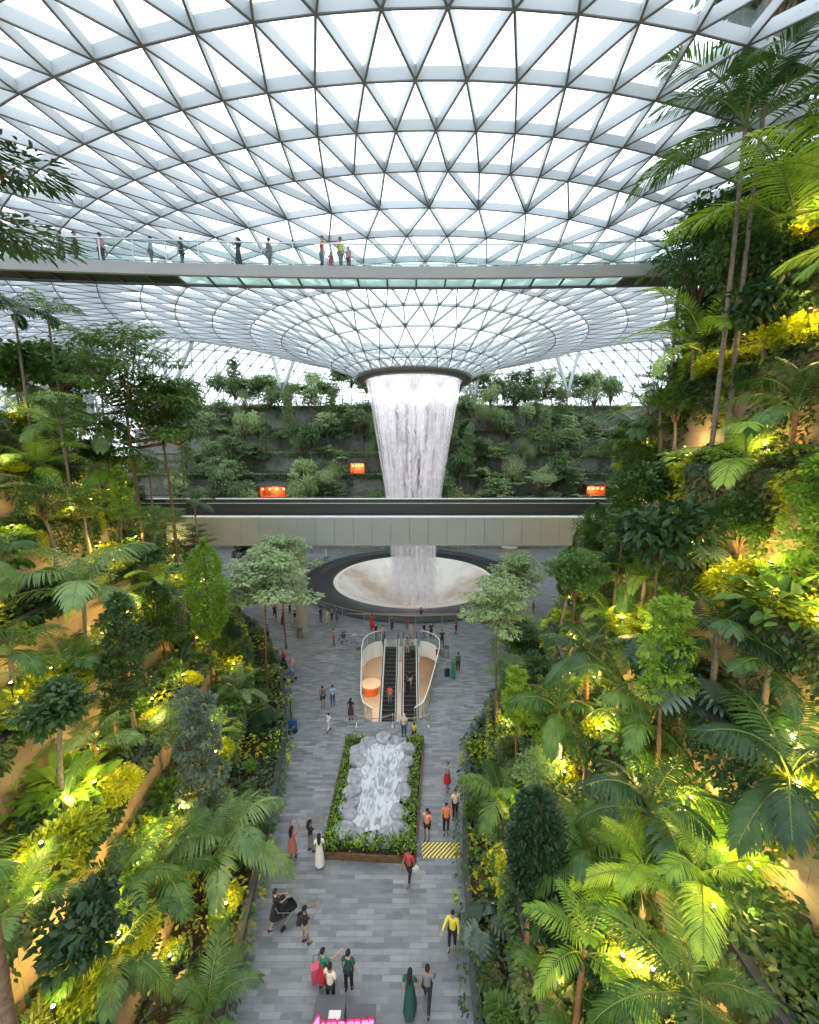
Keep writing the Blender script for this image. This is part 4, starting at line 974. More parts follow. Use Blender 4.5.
hpalm(240, 690, 26, 1.4, 2.4, 12, 'feather', 'lf_far', 'palm', 'soft feathery palm beside the left floor edge by the blue sign', 19)
htree(130, 410, 30, 4, 'feathery', 'lf_mid', 2.3, 2.0, 'tree', 'wide feathery green tree against the far roof on the left', 1)
htree(165, 440, 32, 5, 'layer', 'lf_mid', 1.9, 3.0, 'tree', 'tall tiered green tree beside the feathery one at left', 2)
htree(98, 380, 36, 5, 'airy', 'lf_far', 1.4, 1.2, 'grey', 'thin open-branched tree silhouetted against the roof at left', 4)
htree(207, 632, 28, 4.5, 'column', 'lf_light', 1.35, 1.75, 'thin', 'bright yellow-green columnar tree in front of the viaduct', 3)
htree(205, 800, 17, 3.2, 'tier', 'lf_blue', 1.0, 1.32, 'thin', 'tall slaty grey-green clumped tree left of the floor', 6)
htree(130, 690, 18, 2.6, 'tier', 'lf_dark', 1.0, 1.15, 'grey', 'dark clumped tree above the sandstone walls at left', 7)
htree(262, 595, 27, 8.0, 'layer', 'lf_pale', 1.75, 2.0, 'thin', 'pale umbrella-crowned tree on a tall bare trunk left of the floor', 8)
htree(282, 565, 33, 8.6, 'layer', 'lf_pale', 1.4, 1.7, 'thin', 'second pale umbrella-crowned tree, in front of the beige column', 9)
htree(245, 552, 42, 6, 'tier', 'lf_dark', 1.1, .9, 'thin', 'dark clumped tree below the viaduct beside the yellow-green column', 10)
tree((-8.7, 6.8, terrain(-8.7, 6.8)), 22.4, 'feathery', 'lf_dark', 1.2, 1.0, 'tree', 11, label='tall dark fine-leaved tree reaching in at the top left edge')
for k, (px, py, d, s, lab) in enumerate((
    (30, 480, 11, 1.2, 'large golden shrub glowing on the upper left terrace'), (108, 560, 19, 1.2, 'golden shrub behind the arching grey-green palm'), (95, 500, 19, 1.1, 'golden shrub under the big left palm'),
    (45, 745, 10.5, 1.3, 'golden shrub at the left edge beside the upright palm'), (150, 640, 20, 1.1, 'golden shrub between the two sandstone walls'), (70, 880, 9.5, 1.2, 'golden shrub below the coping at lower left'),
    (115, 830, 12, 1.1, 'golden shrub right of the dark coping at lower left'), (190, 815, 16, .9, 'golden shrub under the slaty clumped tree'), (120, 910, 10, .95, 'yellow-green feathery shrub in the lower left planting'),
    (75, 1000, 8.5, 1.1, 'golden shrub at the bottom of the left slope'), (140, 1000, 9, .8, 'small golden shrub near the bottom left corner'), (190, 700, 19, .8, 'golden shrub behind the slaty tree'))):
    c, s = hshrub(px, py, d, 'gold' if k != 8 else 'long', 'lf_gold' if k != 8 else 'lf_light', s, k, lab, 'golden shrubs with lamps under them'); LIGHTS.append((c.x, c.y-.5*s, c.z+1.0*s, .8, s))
hpalm(62, 425, 26, 3, 3.6, 12, 'fine', 'lf_mid', 'palm', 'leafy green palm left of the feathery tree', 51)
hpalm(108, 432, 30, 3, 3.6, 12, 'broad', 'lf_far', 'palm', 'soft green palm below the feathery tree', 52)
hpalm(150, 475, 34, 3, 3.4, 12, 'broad', 'lf_mid', 'palm', 'palm overlapping the very left end of the viaduct', 53)
hpalm(35, 470, 22, 2, 3.2, 12, 'fine', 'lf_light', 'palm', 'bright green palm above the dark planter edge at left', 54)
htree(60, 395, 38, 4, 'round', 'lf_mid', 1.9, 1.8, 'tree', 'rounded tree behind the two tall thin palms', 55)
htree(178, 420, 50, 5, 'round', 'lf_mid', 1.9, 2.0, 'tree', 'rounded tree beyond the left end of the viaduct', 56)
htree(20, 385, 33, 4, 'broad', 'lf_mid', 1.8, 1.7, 'tree', 'broad-leaved tree under the thin palms at the left edge', 57)
# right side
hpalm(800, 240, 14, 3.5, 4.8, 10, 'fine', 'lf_light', 'orange', 'huge bright green palm arching over the right edge', 21)
hpalm(748, 125, 17, 4, 4.3, 12, 'fine', 'lf_mid', 'palm', 'tall green palm against the glass roof at the upper right', 22)
hpalm(682, 262, 24, 6.5, 3.0, 10, 'broad', 'lf_mid', 'palm', 'slender palm in front of the right end of the footbridge', 23)
hpalm(705, 350, 17, 3, 4.0, 11, 'feather', 'lf_light', 'palm', 'bright fine-fronded palm below the footbridge at right', 24)
hpalm(640, 440, 22, 3, 3.2, 10, 'broad', 'lf_mid', 'palm', 'green palm with long arched fronds right of the waterfall', 25)
hpalm(745, 470, 12, 2, 2.7, 9, 'fine', 'lf_light', 'orange', 'bright green palm with a broad hanging frond in the right-hand planting', 26)
hpalm(590, 655, 22, 3.6, 3.4, 12, 'broad', 'lf_dark', 'orange', 'big dark glossy palm with orange trunk over the right floor edge', 27)
hpalm(510, 640, 33, 2, 2.6, 10, 'broad', 'lf_mid', 'palm', 'palm at the right floor edge beyond the glossy one', 28)
hpalm(648, 830, 12, 1.6, 2.9, 12, 'broad', 'lf_dark', 'orange', 'dark palm with drooping leaflets in the lower right slope', 29)
hpalm(585, 850, 13, 1.8, 2.5, 11, 'broad', 'lf_mid', 'palm', 'mid-green palm right of the climber-clad column tree', 30)
hpalm(790, 790, 8.5, 1.2, 2.7, 11, 'broad', 'lf_dark', 'palm', 'large dark palm at the right edge above the golden strip', 31)
hpalm(700, 900, 8.5, 1.0, 2.2, 10, 'fine', 'lf_light', 'palm', 'yellow-green palm in the lower right corner planting', 32)
hpalm(500, 800, 15.5, 1.0, 2.4, 11, 'broad', 'lf_mid', 'palm', 'palm leaning over the right floor edge by the striped ramp', 33)
hpalm(560, 1000, 8.8, 1.0, 2.0, 10, 'feather', 'lf_mid', 'palm', 'fine palm at the bottom of the right slope', 34)
hpalm(680, 640, 14, 1.2, 2.3, 9, 'young', 'lf_light', 'palm', 'small bright palm in front of the right sandstone wall', 35)
htree(500, 622, 29, 7.0, 'layer', 'lf_pale', 1.35, 2.2, 'thin', 'pale umbrella-crowned tree on a bare trunk right of the escalators', 12)
htree(518, 585, 38, 7, 'layer', 'lf_pale', 1.4, 2.0, 'thin', 'further pale umbrella-crowned tree, right of the pool', 13)
htree(530, 880, 15, 3.4, 'column', 'lf_dark', 1.15, 1.25, 'thin', 'tall climber-clad column tree beside the right floor edge', 14)
htree(660, 560, 19, 4, 'broad', 'lf_dark', 1.5, 1.6, 'thin', 'large dark glossy-leaved tree above the right sandstone wall', 15)
htree(575, 590, 34, 6, 'round', 'lf_mid', 1.5, 1.2, 'thin', 'rounded green tree right of the pool, below the viaduct', 16)
htree(620, 540, 30, 5, 'tier', 'lf_mid', 1.5, 1.2, 'thin', 'tall clumped green tree at the right end of the viaduct', 17)
htree(790, 120, 17, 5, 'round', 'lf_dark', 1.7, 1.6, 'grey', 'dense dark tree at the top right corner', 18)
htree(645, 500, 25, 4, 'broad', 'lf_mid', 1.3, 1.2, 'thin', 'broad-leaved tree beside the arched palm right of the waterfall', 19)
htree(545, 790, 19, 2.5, 'round', 'lf_far', .8, .8, 'thin', 'soft green bushy tree above the column tree', 20)
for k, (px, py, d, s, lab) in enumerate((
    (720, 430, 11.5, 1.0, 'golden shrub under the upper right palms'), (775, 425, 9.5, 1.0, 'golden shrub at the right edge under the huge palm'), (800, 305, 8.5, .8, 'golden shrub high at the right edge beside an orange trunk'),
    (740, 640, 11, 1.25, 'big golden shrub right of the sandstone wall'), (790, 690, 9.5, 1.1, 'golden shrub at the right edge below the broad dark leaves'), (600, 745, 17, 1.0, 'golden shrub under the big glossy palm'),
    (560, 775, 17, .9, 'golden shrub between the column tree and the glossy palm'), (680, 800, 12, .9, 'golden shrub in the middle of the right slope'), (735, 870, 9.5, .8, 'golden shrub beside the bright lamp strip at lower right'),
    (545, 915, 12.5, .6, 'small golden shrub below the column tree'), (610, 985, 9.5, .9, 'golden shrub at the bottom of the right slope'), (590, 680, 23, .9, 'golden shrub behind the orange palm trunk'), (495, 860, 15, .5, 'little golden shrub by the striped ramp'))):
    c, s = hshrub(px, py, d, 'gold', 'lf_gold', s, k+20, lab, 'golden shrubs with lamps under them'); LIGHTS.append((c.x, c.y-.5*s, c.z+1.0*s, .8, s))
BIGL = [(('right', 790, 600, 9.5), 'glossy broad-leaved shrub at the right edge below the hanging frond'), (('right', 640, 745, 15), 'broad green shrub behind the dark drooping palm'), (('left', 40, 800, 9.5), 'yellow-green broad-leaved shrub low at the left edge'), (('right', 575, 935, 11.5), 'bright rounded shrub at the lower right of the column tree')]
for k, ((_, px, py, d), lab) in enumerate(BIGL):
    hshrub(px, py, d, 'big' if k < 3 else 'oval', ['lf_mid', 'lf_mid', 'lf_light', 'lf_mid'][k], 1.5 if k < 3 else 1.0, k, lab)
for k, (px, py, d, lab) in enumerate(((650, 690, 14, 'cluster of grey split leaves above the golden shrub on the right slope'), (690, 760, 12, 'grey split-leaved plant above the drooping palm'), (700, 620, 14, 'split-leaved plant beside the right sandstone wall'))):
    c, h_ = stand(px, py, d, .7); clump(c, SPL2, 10, 1.1, label=lab, seed=k+70)

tree((16.5, 17, terrain(16.5, 17)), 7.5, 'round', 'lf_dark', 1.6, 1.6, 'grey', 31, label='second dense dark tree filling the top right corner')
tree((15.2, 20.5, terrain(15.2, 20.5)), 3.5, 'tier', 'lf_dark', 1.5, 1.3, 'grey', 32, label='dark clumped tree behind the upper right palms')
tree((17.5, 23, terrain(17.5, 23)), 3.0, 'round', 'lf_mid', 1.5, 1.3, 'thin', 33, label='mid-green rounded tree behind the end of the footbridge')
palm((13.4, 12.2, terrain(13.4, 12.2)), 2.2, 3.2, 11, 'fine', 'lf_light', 'orange', 34, label='bright palm low at the right edge under the huge one')
for px, py, d, kd, mt, sc_, lab in ((735, 315, 19, 'round', 'lf_dark', 1.15, 'round green tree below the end of the footbridge at right'), (770, 330, 17, 'broad', 'lf_dark', 1.0, 'dark large-leaved tree over the upper right golden shrubs'), (775, 45, 17, 'round', 'lf_dark', 1.5, 'topmost dark tree at the right edge of the roof'), (700, 310, 20, 'airy', 'lf_mid', 1.3, 'open narrow-leaved tree behind the slender right palm')):
    htree(px, py, d, 4, kd, mt, sc_, sc_*1.2, 'grey', lab, 40)
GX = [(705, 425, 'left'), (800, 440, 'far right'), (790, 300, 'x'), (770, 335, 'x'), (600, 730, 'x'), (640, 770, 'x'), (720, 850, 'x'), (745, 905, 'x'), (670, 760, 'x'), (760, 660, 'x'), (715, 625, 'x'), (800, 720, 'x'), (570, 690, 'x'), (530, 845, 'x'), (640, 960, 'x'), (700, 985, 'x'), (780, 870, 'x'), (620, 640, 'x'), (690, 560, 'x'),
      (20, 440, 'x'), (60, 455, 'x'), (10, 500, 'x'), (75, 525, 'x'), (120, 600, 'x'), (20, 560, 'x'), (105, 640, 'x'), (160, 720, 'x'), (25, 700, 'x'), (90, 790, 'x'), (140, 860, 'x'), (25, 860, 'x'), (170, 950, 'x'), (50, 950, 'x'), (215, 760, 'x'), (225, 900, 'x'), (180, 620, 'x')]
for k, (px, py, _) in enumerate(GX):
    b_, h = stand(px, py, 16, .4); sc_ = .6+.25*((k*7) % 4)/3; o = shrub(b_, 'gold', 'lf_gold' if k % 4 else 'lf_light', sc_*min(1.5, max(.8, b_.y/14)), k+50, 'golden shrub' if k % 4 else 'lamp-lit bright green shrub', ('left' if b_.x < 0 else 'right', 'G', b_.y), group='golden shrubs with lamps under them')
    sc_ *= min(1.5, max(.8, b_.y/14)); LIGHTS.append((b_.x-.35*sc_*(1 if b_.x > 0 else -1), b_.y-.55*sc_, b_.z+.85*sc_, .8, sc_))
b_, h = stand(850, 205, 9, 4); palm(b_, h, 4.4, 11, 'fine', 'lf_light', 'orange', 61, label='nearest bright palm, its long fronds reaching in over the right edge')
# ---- lamps in the planting: small fixtures, each with its light
lampbody = MB(); lampbody.tube([(0, 0, -.55), (0, 0, -.05)], .02, 6); lampbody.lathe([(.01, 0), (.07, 0), (.08, .14), (.07, .15)], (0, 0, -.07), 12); LB = lampbody.mesh('lamp_body', M['black'])
lens = MB(); lens.ball((0, 0, .07), .05, 0, 10, 6, (1, 1, .6)); LE = lens.mesh('lamp_lens', emit('warm_lamp_lens', (1, .86, .5), 8), True)
def lampat(x, y, z, e, wh, k):
    t = empty('garden_lamp', (x, y, z)); link('lamp_body', LB, t); link('lens', LE, t)
    reg(t, 'warm garden lamp among leaves', 'lamp', 'garden lamps in the planting', wh)
    L = bpy.data.lights.new('garden_light', 'POINT'); L.energy = 110*e; L.color = (1, .74, .20); L.shadow_soft_size = .15; o = bpy.data.objects.new('garden_light', L); COL.objects.link(o); o.location = (x, y, z+.22)
for k, (x, y, z, e, s) in enumerate(LIGHTS): lampat(x, y, z, e, ('left' if x < 0 else 'right', 'L', y), k)
for side, S, st in (('left', S_L, (1, 2, 3, 4, 5)), ('right', S_R, (1, 2, 3, 4, 5, 6, 7))):
    for i in st:
        y = 7+rd.uniform(0, 3)
        while y < 42:
            p = spot(side, i, S, y, .25); lampat(p.x, p.y, p.z+.9, 1.0, (side, i, y), i); y += rd.uniform(5, 7.5)
# ================================================================== PEOPLE
def skinmesh(name, V, E, Rr, mats, root=0, sub=1):
    me = bpy.data.meshes.new(name); me.from_pydata([tuple(v) for v in V], E, []); o = bpy.data.objects.new('tmp', me); COL.objects.link(o)
    sk = o.modifiers.new('s', 'SKIN'); sk.use_smooth_shade = True
    for i, sv in enumerate(me.skin_vertices[0].data): r = Rr[i]; sv.radius = (r, r) if not hasattr(r, '__len__') else r; sv.use_root = (i == root)
    sb = o.modifiers.new('u', 'SUBSURF'); sb.levels = sub; sb.render_levels = sub
    bpy.context.view_layer.update(); dg = bpy.context.evaluated_depsgraph_get(); out = bpy.data.meshes.new_from_object(o.evaluated_get(dg)); out.name = name
    bpy.data.objects.remove(o); bpy.data.meshes.remove(me); out.materials.clear()
    for m in mats: out.materials.append(m)
    return out
def rotx(v, a, c): # swing about x through c; positive = forward (+y)
    y, z = v[1]-c[1], v[2]-c[2]; return (v[0], c[1]+y*math.cos(a)-z*math.sin(a), c[2]+y*math.sin(a)+z*math.cos(a))
POSES = {
 'stand': dict(leg=((-3, 0), (3, 0)), arm=((5, 12, 10), (-2, 15, 10))),
 'walk': dict(leg=((24, -8), (-20, -28)), arm=((-22, 12, 8), (22, 25, 8))),
 'stroll': dict(leg=((14, -5), (-12, -18)), arm=((-12, 15, 8), (14, 30, 8))),
 'phone': dict(leg=((-3, 0), (5, -4)), arm=((45, 85, 4), (42, 80, 4))),
 'photo': dict(leg=((-6, 0), (8, -6)), arm=((75, 45, 4), (72, 48, 4))),
 'reach': dict(leg=((-5, 0), (8, -4)), arm=((5, 10, 10), (70, 20, 15))),
 'up': dict(leg=((-6, 0), (6, 0)), arm=((120, 50, 20), (125, 55, 20))),
 'push': dict(leg=((18, -6), (-16, -22)), arm=((38, 35, 3), (38, 35, 3))),
 'sit': dict(leg=((85, -85), (82, -80)), arm=((30, 60, 6), (25, 70, 6))),
}
def pose(pn):
    P = POSES[pn]; dz = -.44 if pn == 'sit' else 0
    J = dict(pel=(0, 0, .96+dz), wai=(0, 0, 1.1+dz), che=(0, .01, 1.3+dz), nb=(0, 0, 1.43+dz), nk=(0, .0, 1.51+dz), h1=(0, .015, 1.58+dz), h2=(0, .01, 1.66+dz), h3=(0, .0, 1.72+dz))
    for i, s in enumerate((-1, 1)):
        h = (s*.1, 0, .9+dz); a, kb = map(R, P['leg'][i]); k = rotx((s*.1, 0, .49+dz), a, h); an = rotx(rotx((s*.1, 0, .09+dz), a, h), kb, k)
        J[f'hip{i}'] = h; J[f'kn{i}'] = k; J[f'an{i}'] = an; J[f'to{i}'] = (an[0]+s*.02, an[1]+.15, an[2]-.045); J[f'he{i}'] = (an[0], an[1]-.03, an[2]-.05)
        sh = (s*.19, 0, 1.4+dz); a, eb, ab = P['arm'][i]; sp = s*math.sin(R(ab)); el = rotx((s*.19+sp*.28, 0, 1.12+dz), R(a), sh); wr0 = rotx((s*.19+sp*.4, 0, .87+dz), R(a), sh); wr = rotx(wr0, R(eb), el)
        if pn in ('phone', 'photo', 'push', 'up'): wr = (wr[0]*.55, wr[1], wr[2])
        J[f'sh{i}'] = sh; J[f'el{i}'] = el; J[f'wr{i}'] = wr; d = Vector(wr)-Vector(el); d.normalize(); J[f'hd{i}'] = tuple(Vector(wr)+d*.085); J[f'd{i}'] = tuple(d)
    return J
SKIN = flat('skin', (.50, .29, .19), .5); SKIN2 = flat('darker_skin', (.30, .16, .10), .5); FEAT = flat('lips_and_eyes', (.12, .05, .04), .4)
BODY = {}
def body(pn):
    if pn in BODY: return BODY[pn]
    J = pose(pn); V = []; E = []; Rr = []; I = {}
    def ad(n, p, r, par=None):
        I[n] = len(V); V.append(p); Rr.append(r)
        if par: E.append((I[par], I[n]))
    ad('pel', J['pel'], (.125, .1)); ad('wai', J['wai'], (.11, .085), 'pel'); ad('che', J['che'], (.135, .095), 'wai'); ad('nb', J['nb'], (.08, .07), 'che'); ad('nk', J['nk'], .05, 'nb'); ad('h1', J['h1'], (.062, .075), 'nk'); ad('h2', J['h2'], (.078, .092), 'h1'); ad('h3', J['h3'], (.055, .065), 'h2')
    for i, s in enumerate((-1, 1)):
        ad(f'hip{i}', J[f'hip{i}'], .088, 'pel'); ad(f'kn{i}', J[f'kn{i}'], .055, f'hip{i}'); ad(f'an{i}', J[f'an{i}'], .036, f'kn{i}'); ad(f'to{i}', J[f'to{i}'], (.035, .022), f'an{i}')
        ad(f'sh{i}', J[f'sh{i}'], .05, 'nb'); ad(f'el{i}', J[f'el{i}'], .036, f'sh{i}'); ad(f'wr{i}', J[f'wr{i}'], .024, f'el{i}'); ad(f'hd{i}', J[f'hd{i}'], (.036, .02), f'wr{i}')
        d = Vector(J[f'd{i}']); hd = Vector(J[f'hd{i}']); sd = Vector((1, 0, 0)); sd = (sd-d*sd.dot(d)).normalized(); cu = Vector((0, -.3, .2)) if False else d.cross(sd)*(-.3)
        for q, (o_, ln) in enumerate(((-.027, .06), (-.009, .072), (.009, .07), (.027, .055))):
            a = hd+sd*o_+d*.02; m_ = a+d*ln*.5; t = m_+(d+cu).normalized()*ln*.5
            ad(f'f{i}{q}', tuple(a+d*.01), .0095, f'hd{i}'); ad(f'g{i}{q}', tuple(m_), .009, f'f{i}{q}'); ad(f'k{i}{q}', tuple(t), .007, f'g{i}{q}')
        w = Vector(J[f'wr{i}'])+d*.03; a = w-sd*s*.032; ad(f't{i}', tuple(a+d*.02), .011, f'hd{i}'); ad(f'u{i}', tuple(a-sd*s*.02+d*.05), .009, f't{i}')
    bm_ = skinmesh('body', V, E, Rr, [SKIN, FEAT])
    # face: nose, ears, eyes and mouth added to the same mesh
    f = MB(); h = Vector(J['h2']); f.tube([h+Vector((0, .085, .005)), h+Vector((0, .108, -.028)), h+Vector((0, .09, -.035))], [.008, .014, .01], 6)
    for s in (-1, 1): f.ball(h+Vector((s*.078, 0, -.02)), .02, 0, 6, 4, (.5, 1, 1.4)); f.ball(h+Vector((s*.03, .083, .005)), .011, 1, 6, 4)
    f.ball(h+Vector((0, .084, -.058)), .018, 1, 8, 4, (1.3, .5, .4)); fm = f.mesh('f', [SKIN, FEAT], True)
    b = bmesh.new(); b.from_mesh(bm_); b.from_mesh(fm); b.to_mesh(bm_); b.free(); bpy.data.meshes.remove(fm); bm_.update()
    for p in bm_.polygons: p.use_smooth = True
    BODY[pn] = (J, bm_); return BODY[pn]
CL = {}
def cloth(kind, pn, long=False):
    key = (kind, pn, long)
    if key in CL: return CL[key]
    J, _ = body(pn); L_ = lambda a, b, t: tuple(Vector(J[a]).lerp(Vector(J[b]), t))
    if kind == 'top':
        V = [tuple(Vector(J['pel'])-Vector((0, 0, .1))), J['wai'], J['che'], J['nb']]; E = [(0, 1), (1, 2), (2, 3)]; Rr = [(.165, .13), (.14, .112), (.155, .118), (.088, .078)]
        for i in (0, 1):
            k = len(V); V += [J[f'sh{i}'], L_(f'sh{i}', f'el{i}', .6)]; E += [(3, k), (k, k+1)]; Rr += [.068, .056]
            if long: V += [J[f'el{i}'], L_(f'el{i}', f'wr{i}', .9)]; E += [(k+1, k+2), (k+2, k+3)]; Rr += [.05, .036]
        m = skinmesh('top', V, E, Rr, [SKIN])
    elif kind in ('trousers', 'shorts'):
        V = [J['pel']]; E = []; Rr = [(.138, .112)]
        for i in (0, 1):
            k = len(V); V += [J[f'hip{i}'], L_(f'hip{i}', f'kn{i}', .8)]; E += [(0, k), (k, k+1)]; Rr += [.102, .078]
            if kind == 'trousers': V += [J[f'kn{i}'], L_(f'kn{i}', f'an{i}', .92)]; E += [(k+1, k+2), (k+2, k+3)]; Rr += [.072, .056]
        m = skinmesh(kind, V, E, Rr, [SKIN])
    elif kind in ('skirt', 'gown'):
        b = MB(); zb = .12 if kind == 'gown' else .48; zp = J['pel'][2]; n = 22
        ext = max(abs(J['kn0'][1]), abs(J['kn1'][1])) if kind == 'skirt' else max(abs(J['an0'][1]), abs(J['an1'][1]))
        P = []
        for q in range(9):
            t = q/8; z = zp+.14-(zp+.14-zb)*t; rx = .14+.09*t**.7; ry = .115+(.07+ext*.75)*t
            for j in range(n): a = 2*PI*j/n; w = 1+.05*t*math.sin(6*a); P.append((rx*w*math.cos(a), ry*w*math.sin(a), z))
        b.add(P, [(q*n+j, q*n+(j+1) % n, (q+1)*n+(j+1) % n, (q+1)*n+j) for q in range(8) for j in range(n)]); m = b.mesh(kind, [SKIN], True)
    elif kind == 'shoes':
        V = []; E = []; Rr = []
        b = MB()
        for i in (0, 1): a = Vector(J[f'an{i}']); b.ball(a+Vector((0, .055, -.05)), .06, 0, 10, 6, (.75, 2.0, .75)); b.ball(a+Vector((0, -.01, -.02)), .045, 0, 8, 5)
        m = b.mesh('shoes', [SKIN], True)
    elif kind in ('hair', 'long_hair', 'headscarf', 'cap'):
        h = Vector(J['h2']); b = MB(); n = 16; P = []; vv = 9
        for q in range(vv+1):
            ph = PI/2*q/vv*1.25
            for j in range(n):
                th = 2*PI*j/n; bk_ = -math.sin(th); r = 1.0
                lim = 1.0 if bk_ > -.2 else .62 # face stays open in front
                pp = min(ph, PI/2*1.25*lim) if kind != 'headscarf' else ph*(1 if bk_ > -.3 else .66)
                P.append((h.x+.092*math.sin(pp)*math.cos(th), h.y-.008+.108*math.sin(pp)*math.sin(th), h.z+.005+.1*math.cos(pp)))
        b.add(P, [(q*n+j, q*n+(j+1) % n, (q+1)*n+(j+1) % n, (q+1)*n+j) for q in range(vv) for j in range(n)])
        if kind == 'long_hair': b.tube([h+Vector((0, -.07, .02)), h+Vector((0, -.1, -.1)), h+Vector((0, -.11, -.26)), h+Vector((0, -.1, -.42))], [.085, .09, .08, .03], 10)
        if kind == 'headscarf': b.tube([h+Vector((0, -.03, -.03)), h+Vector((0, -.03, -.12)), h+Vector((0, -.01, -.24)), h+Vector((0, 0, -.34))], [.098, .095, .17, .22], 12)
        if kind == 'cap': b.box(h+Vector((0, .13, .035)), (.06, .05, .006))
        m = b.mesh(kind, [SKIN], True)
    CL[key] = m; return m
CM = {}
def cmat(c):
    k = tuple(c)
    if k not in CM: CM[k] = flat('cloth', k, .85)
    return CM[k]
BLK = (.015, .015, .018); WHT = (.7, .68, .64); RED = (.5, .02, .03); GRN = (.03, .18, .10); BLU = (.10, .18, .40); JEAN = (.05, .08, .16); HAIR = (.012, .009, .008); PNK = (.6, .25, .3); MAR = (.18, .02, .035); GRY = (.2, .2, .21); BEI = (.45, .36, .25); ORG = (.85, .18, .06); YEL = (.75, .62, .05); CRM = (.7, .6, .45); DGR = (.015, .07, .05); BRN = (.12, .07, .04); TEA = (.25, .45, .42)
def person(loc, face, label, pn='stand', top=BLK, low=BLK, lk='trousers', hair='hair', hc=HAIR, shoe=BLK, long=False, s=1.0, group=None):
    """face: direction looked at, degrees clockwise from away-from-viewer"""
    J, bme = body(pn); t = tag(empty('person', loc, -R(face), s), label, 'person', group or 'visitors on the plaza floor')
    def put(nm, me, m):
        o = link(nm, me, t); o.material_slots[0].link = 'OBJECT'; o.material_slots[0].material = m; return o
    o = link('body', bme, t); skn = SKIN if hash(label) % 1 == 0 and len(label) % 2 else SKIN2; o.material_slots[0].link = 'OBJECT'; o.material_slots[0].material = skn
    put('top', cloth('top', pn, long), cmat(top)); put(lk, cloth(lk, pn), cmat(low)); put('shoes', cloth('shoes', pn), cmat(shoe)); put(hair, cloth(hair, pn), cmat(hc))
    return t
def pp(px, py, *a, **k): return person(gnd(px, py), *a, **k)
pp(293, 858, 20, 'woman in a dusty red dress, arms raised, nearest the left floor edge', 'up', (.45, .14, .12), (.4, .12, .11), 'skirt', 'long_hair')
pp(311, 851, 60, 'dark-haired person in black holding a phone, beside a woman in red', 'photo', BLK, GRY, 'trousers', 'long_hair')
pp(320, 866, -10, 'woman with long black hair in a pale dress left of the planter', 'stand', WHT, WHT, 'gown', 'long_hair')
pp(277, 925, 50, 'person in a long black top pushing a stroller', 'push', BLK, BLK, 'skirt', 'hair')
pp(306, 943, 60, 'person in black with a backpack and pale shorts taking a photo', 'photo', BLK, BEI, 'shorts', 'hair')
pp(324, 988, 40, 'woman in green and red with a pink suitcase', 'reach', GRN, RED, 'skirt', 'hair')
pp(331, 1004, 20, 'person in a cream shirt standing among the nearest group', 'stand', CRM, BLK)
pp(349, 990, 10, 'person in a dark green shirt right of the nearest group', 'stand', DGR, BLK)
pp(409, 882, -150, 'person in a red shirt at the near planter corner, holding a pale bag', 'stroll', (.5, .05, .05), BLK)
pp(427, 839, 200, 'person in an orange vest with black shorts, backpack held in front', 'stand', (.8, .28, .18), BLK, 'shorts')
pp(446, 833, 190, 'person in an orange safety vest and long black trousers', 'stand', ORG, BLK)
pp(455, 818, 160, 'person in a cream shirt behind the safety vests', 'stand', CRM, BLK)
pp(447, 789, 160, 'woman with raised arms in a red skirt and grey-green wrap', 'up', (.3, .33, .28), RED, 'skirt', 'hair')
pp(452, 948, -160, 'person in a bright yellow top by the right floor edge', 'reach', YEL, BLK, long=True)
pp(410, 1010, 10, 'person in a dark green dress at the bottom of the floor', 'stroll', DGR, DGR, 'gown', 'long_hair')
pp(427, 1006, 10, 'person in black trousers beside the dark green dress', 'walk', GRY, BLK)
pp(323, 707, -20, 'person in black and pink with a backpack beside the blue shirt', 'stand', (.35, .1, .1), BLK, 'shorts')
pp(333, 706, -10, 'man in a light blue shirt and jeans', 'stand', (.25, .4, .65), JEAN)
pp(351, 720, 5, 'woman with long black hair in a short dark dress', 'stand', (.05, .04, .035), (.05, .04, .035), 'skirt', 'long_hair')
pp(329, 731, 40, 'child in white loose clothes walking alone', 'stroll', WHT, WHT, 'trousers', s=.8)
pp(404, 737, 10, 'woman in a cream headscarf and jeans by the well end', 'stand', CRM, JEAN, 'trousers', 'headscarf', CRM)
pp(414, 740, 10, 'child in a yellow shirt beside the cream headscarf', 'stand', (.8, .45, .03), BLK, s=.75)
pp(284, 670, 30, 'woman in a maroon headscarf and black clothes with a stroller', 'push', BLK, BLK, 'gown', 'headscarf', (.3, .02, .04))
pp(293, 676, -20, 'woman in a pink headscarf holding a pale blue bag', 'stand', PNK, (.2, .25, .35), 'trousers', 'headscarf', (.6, .25, .3))
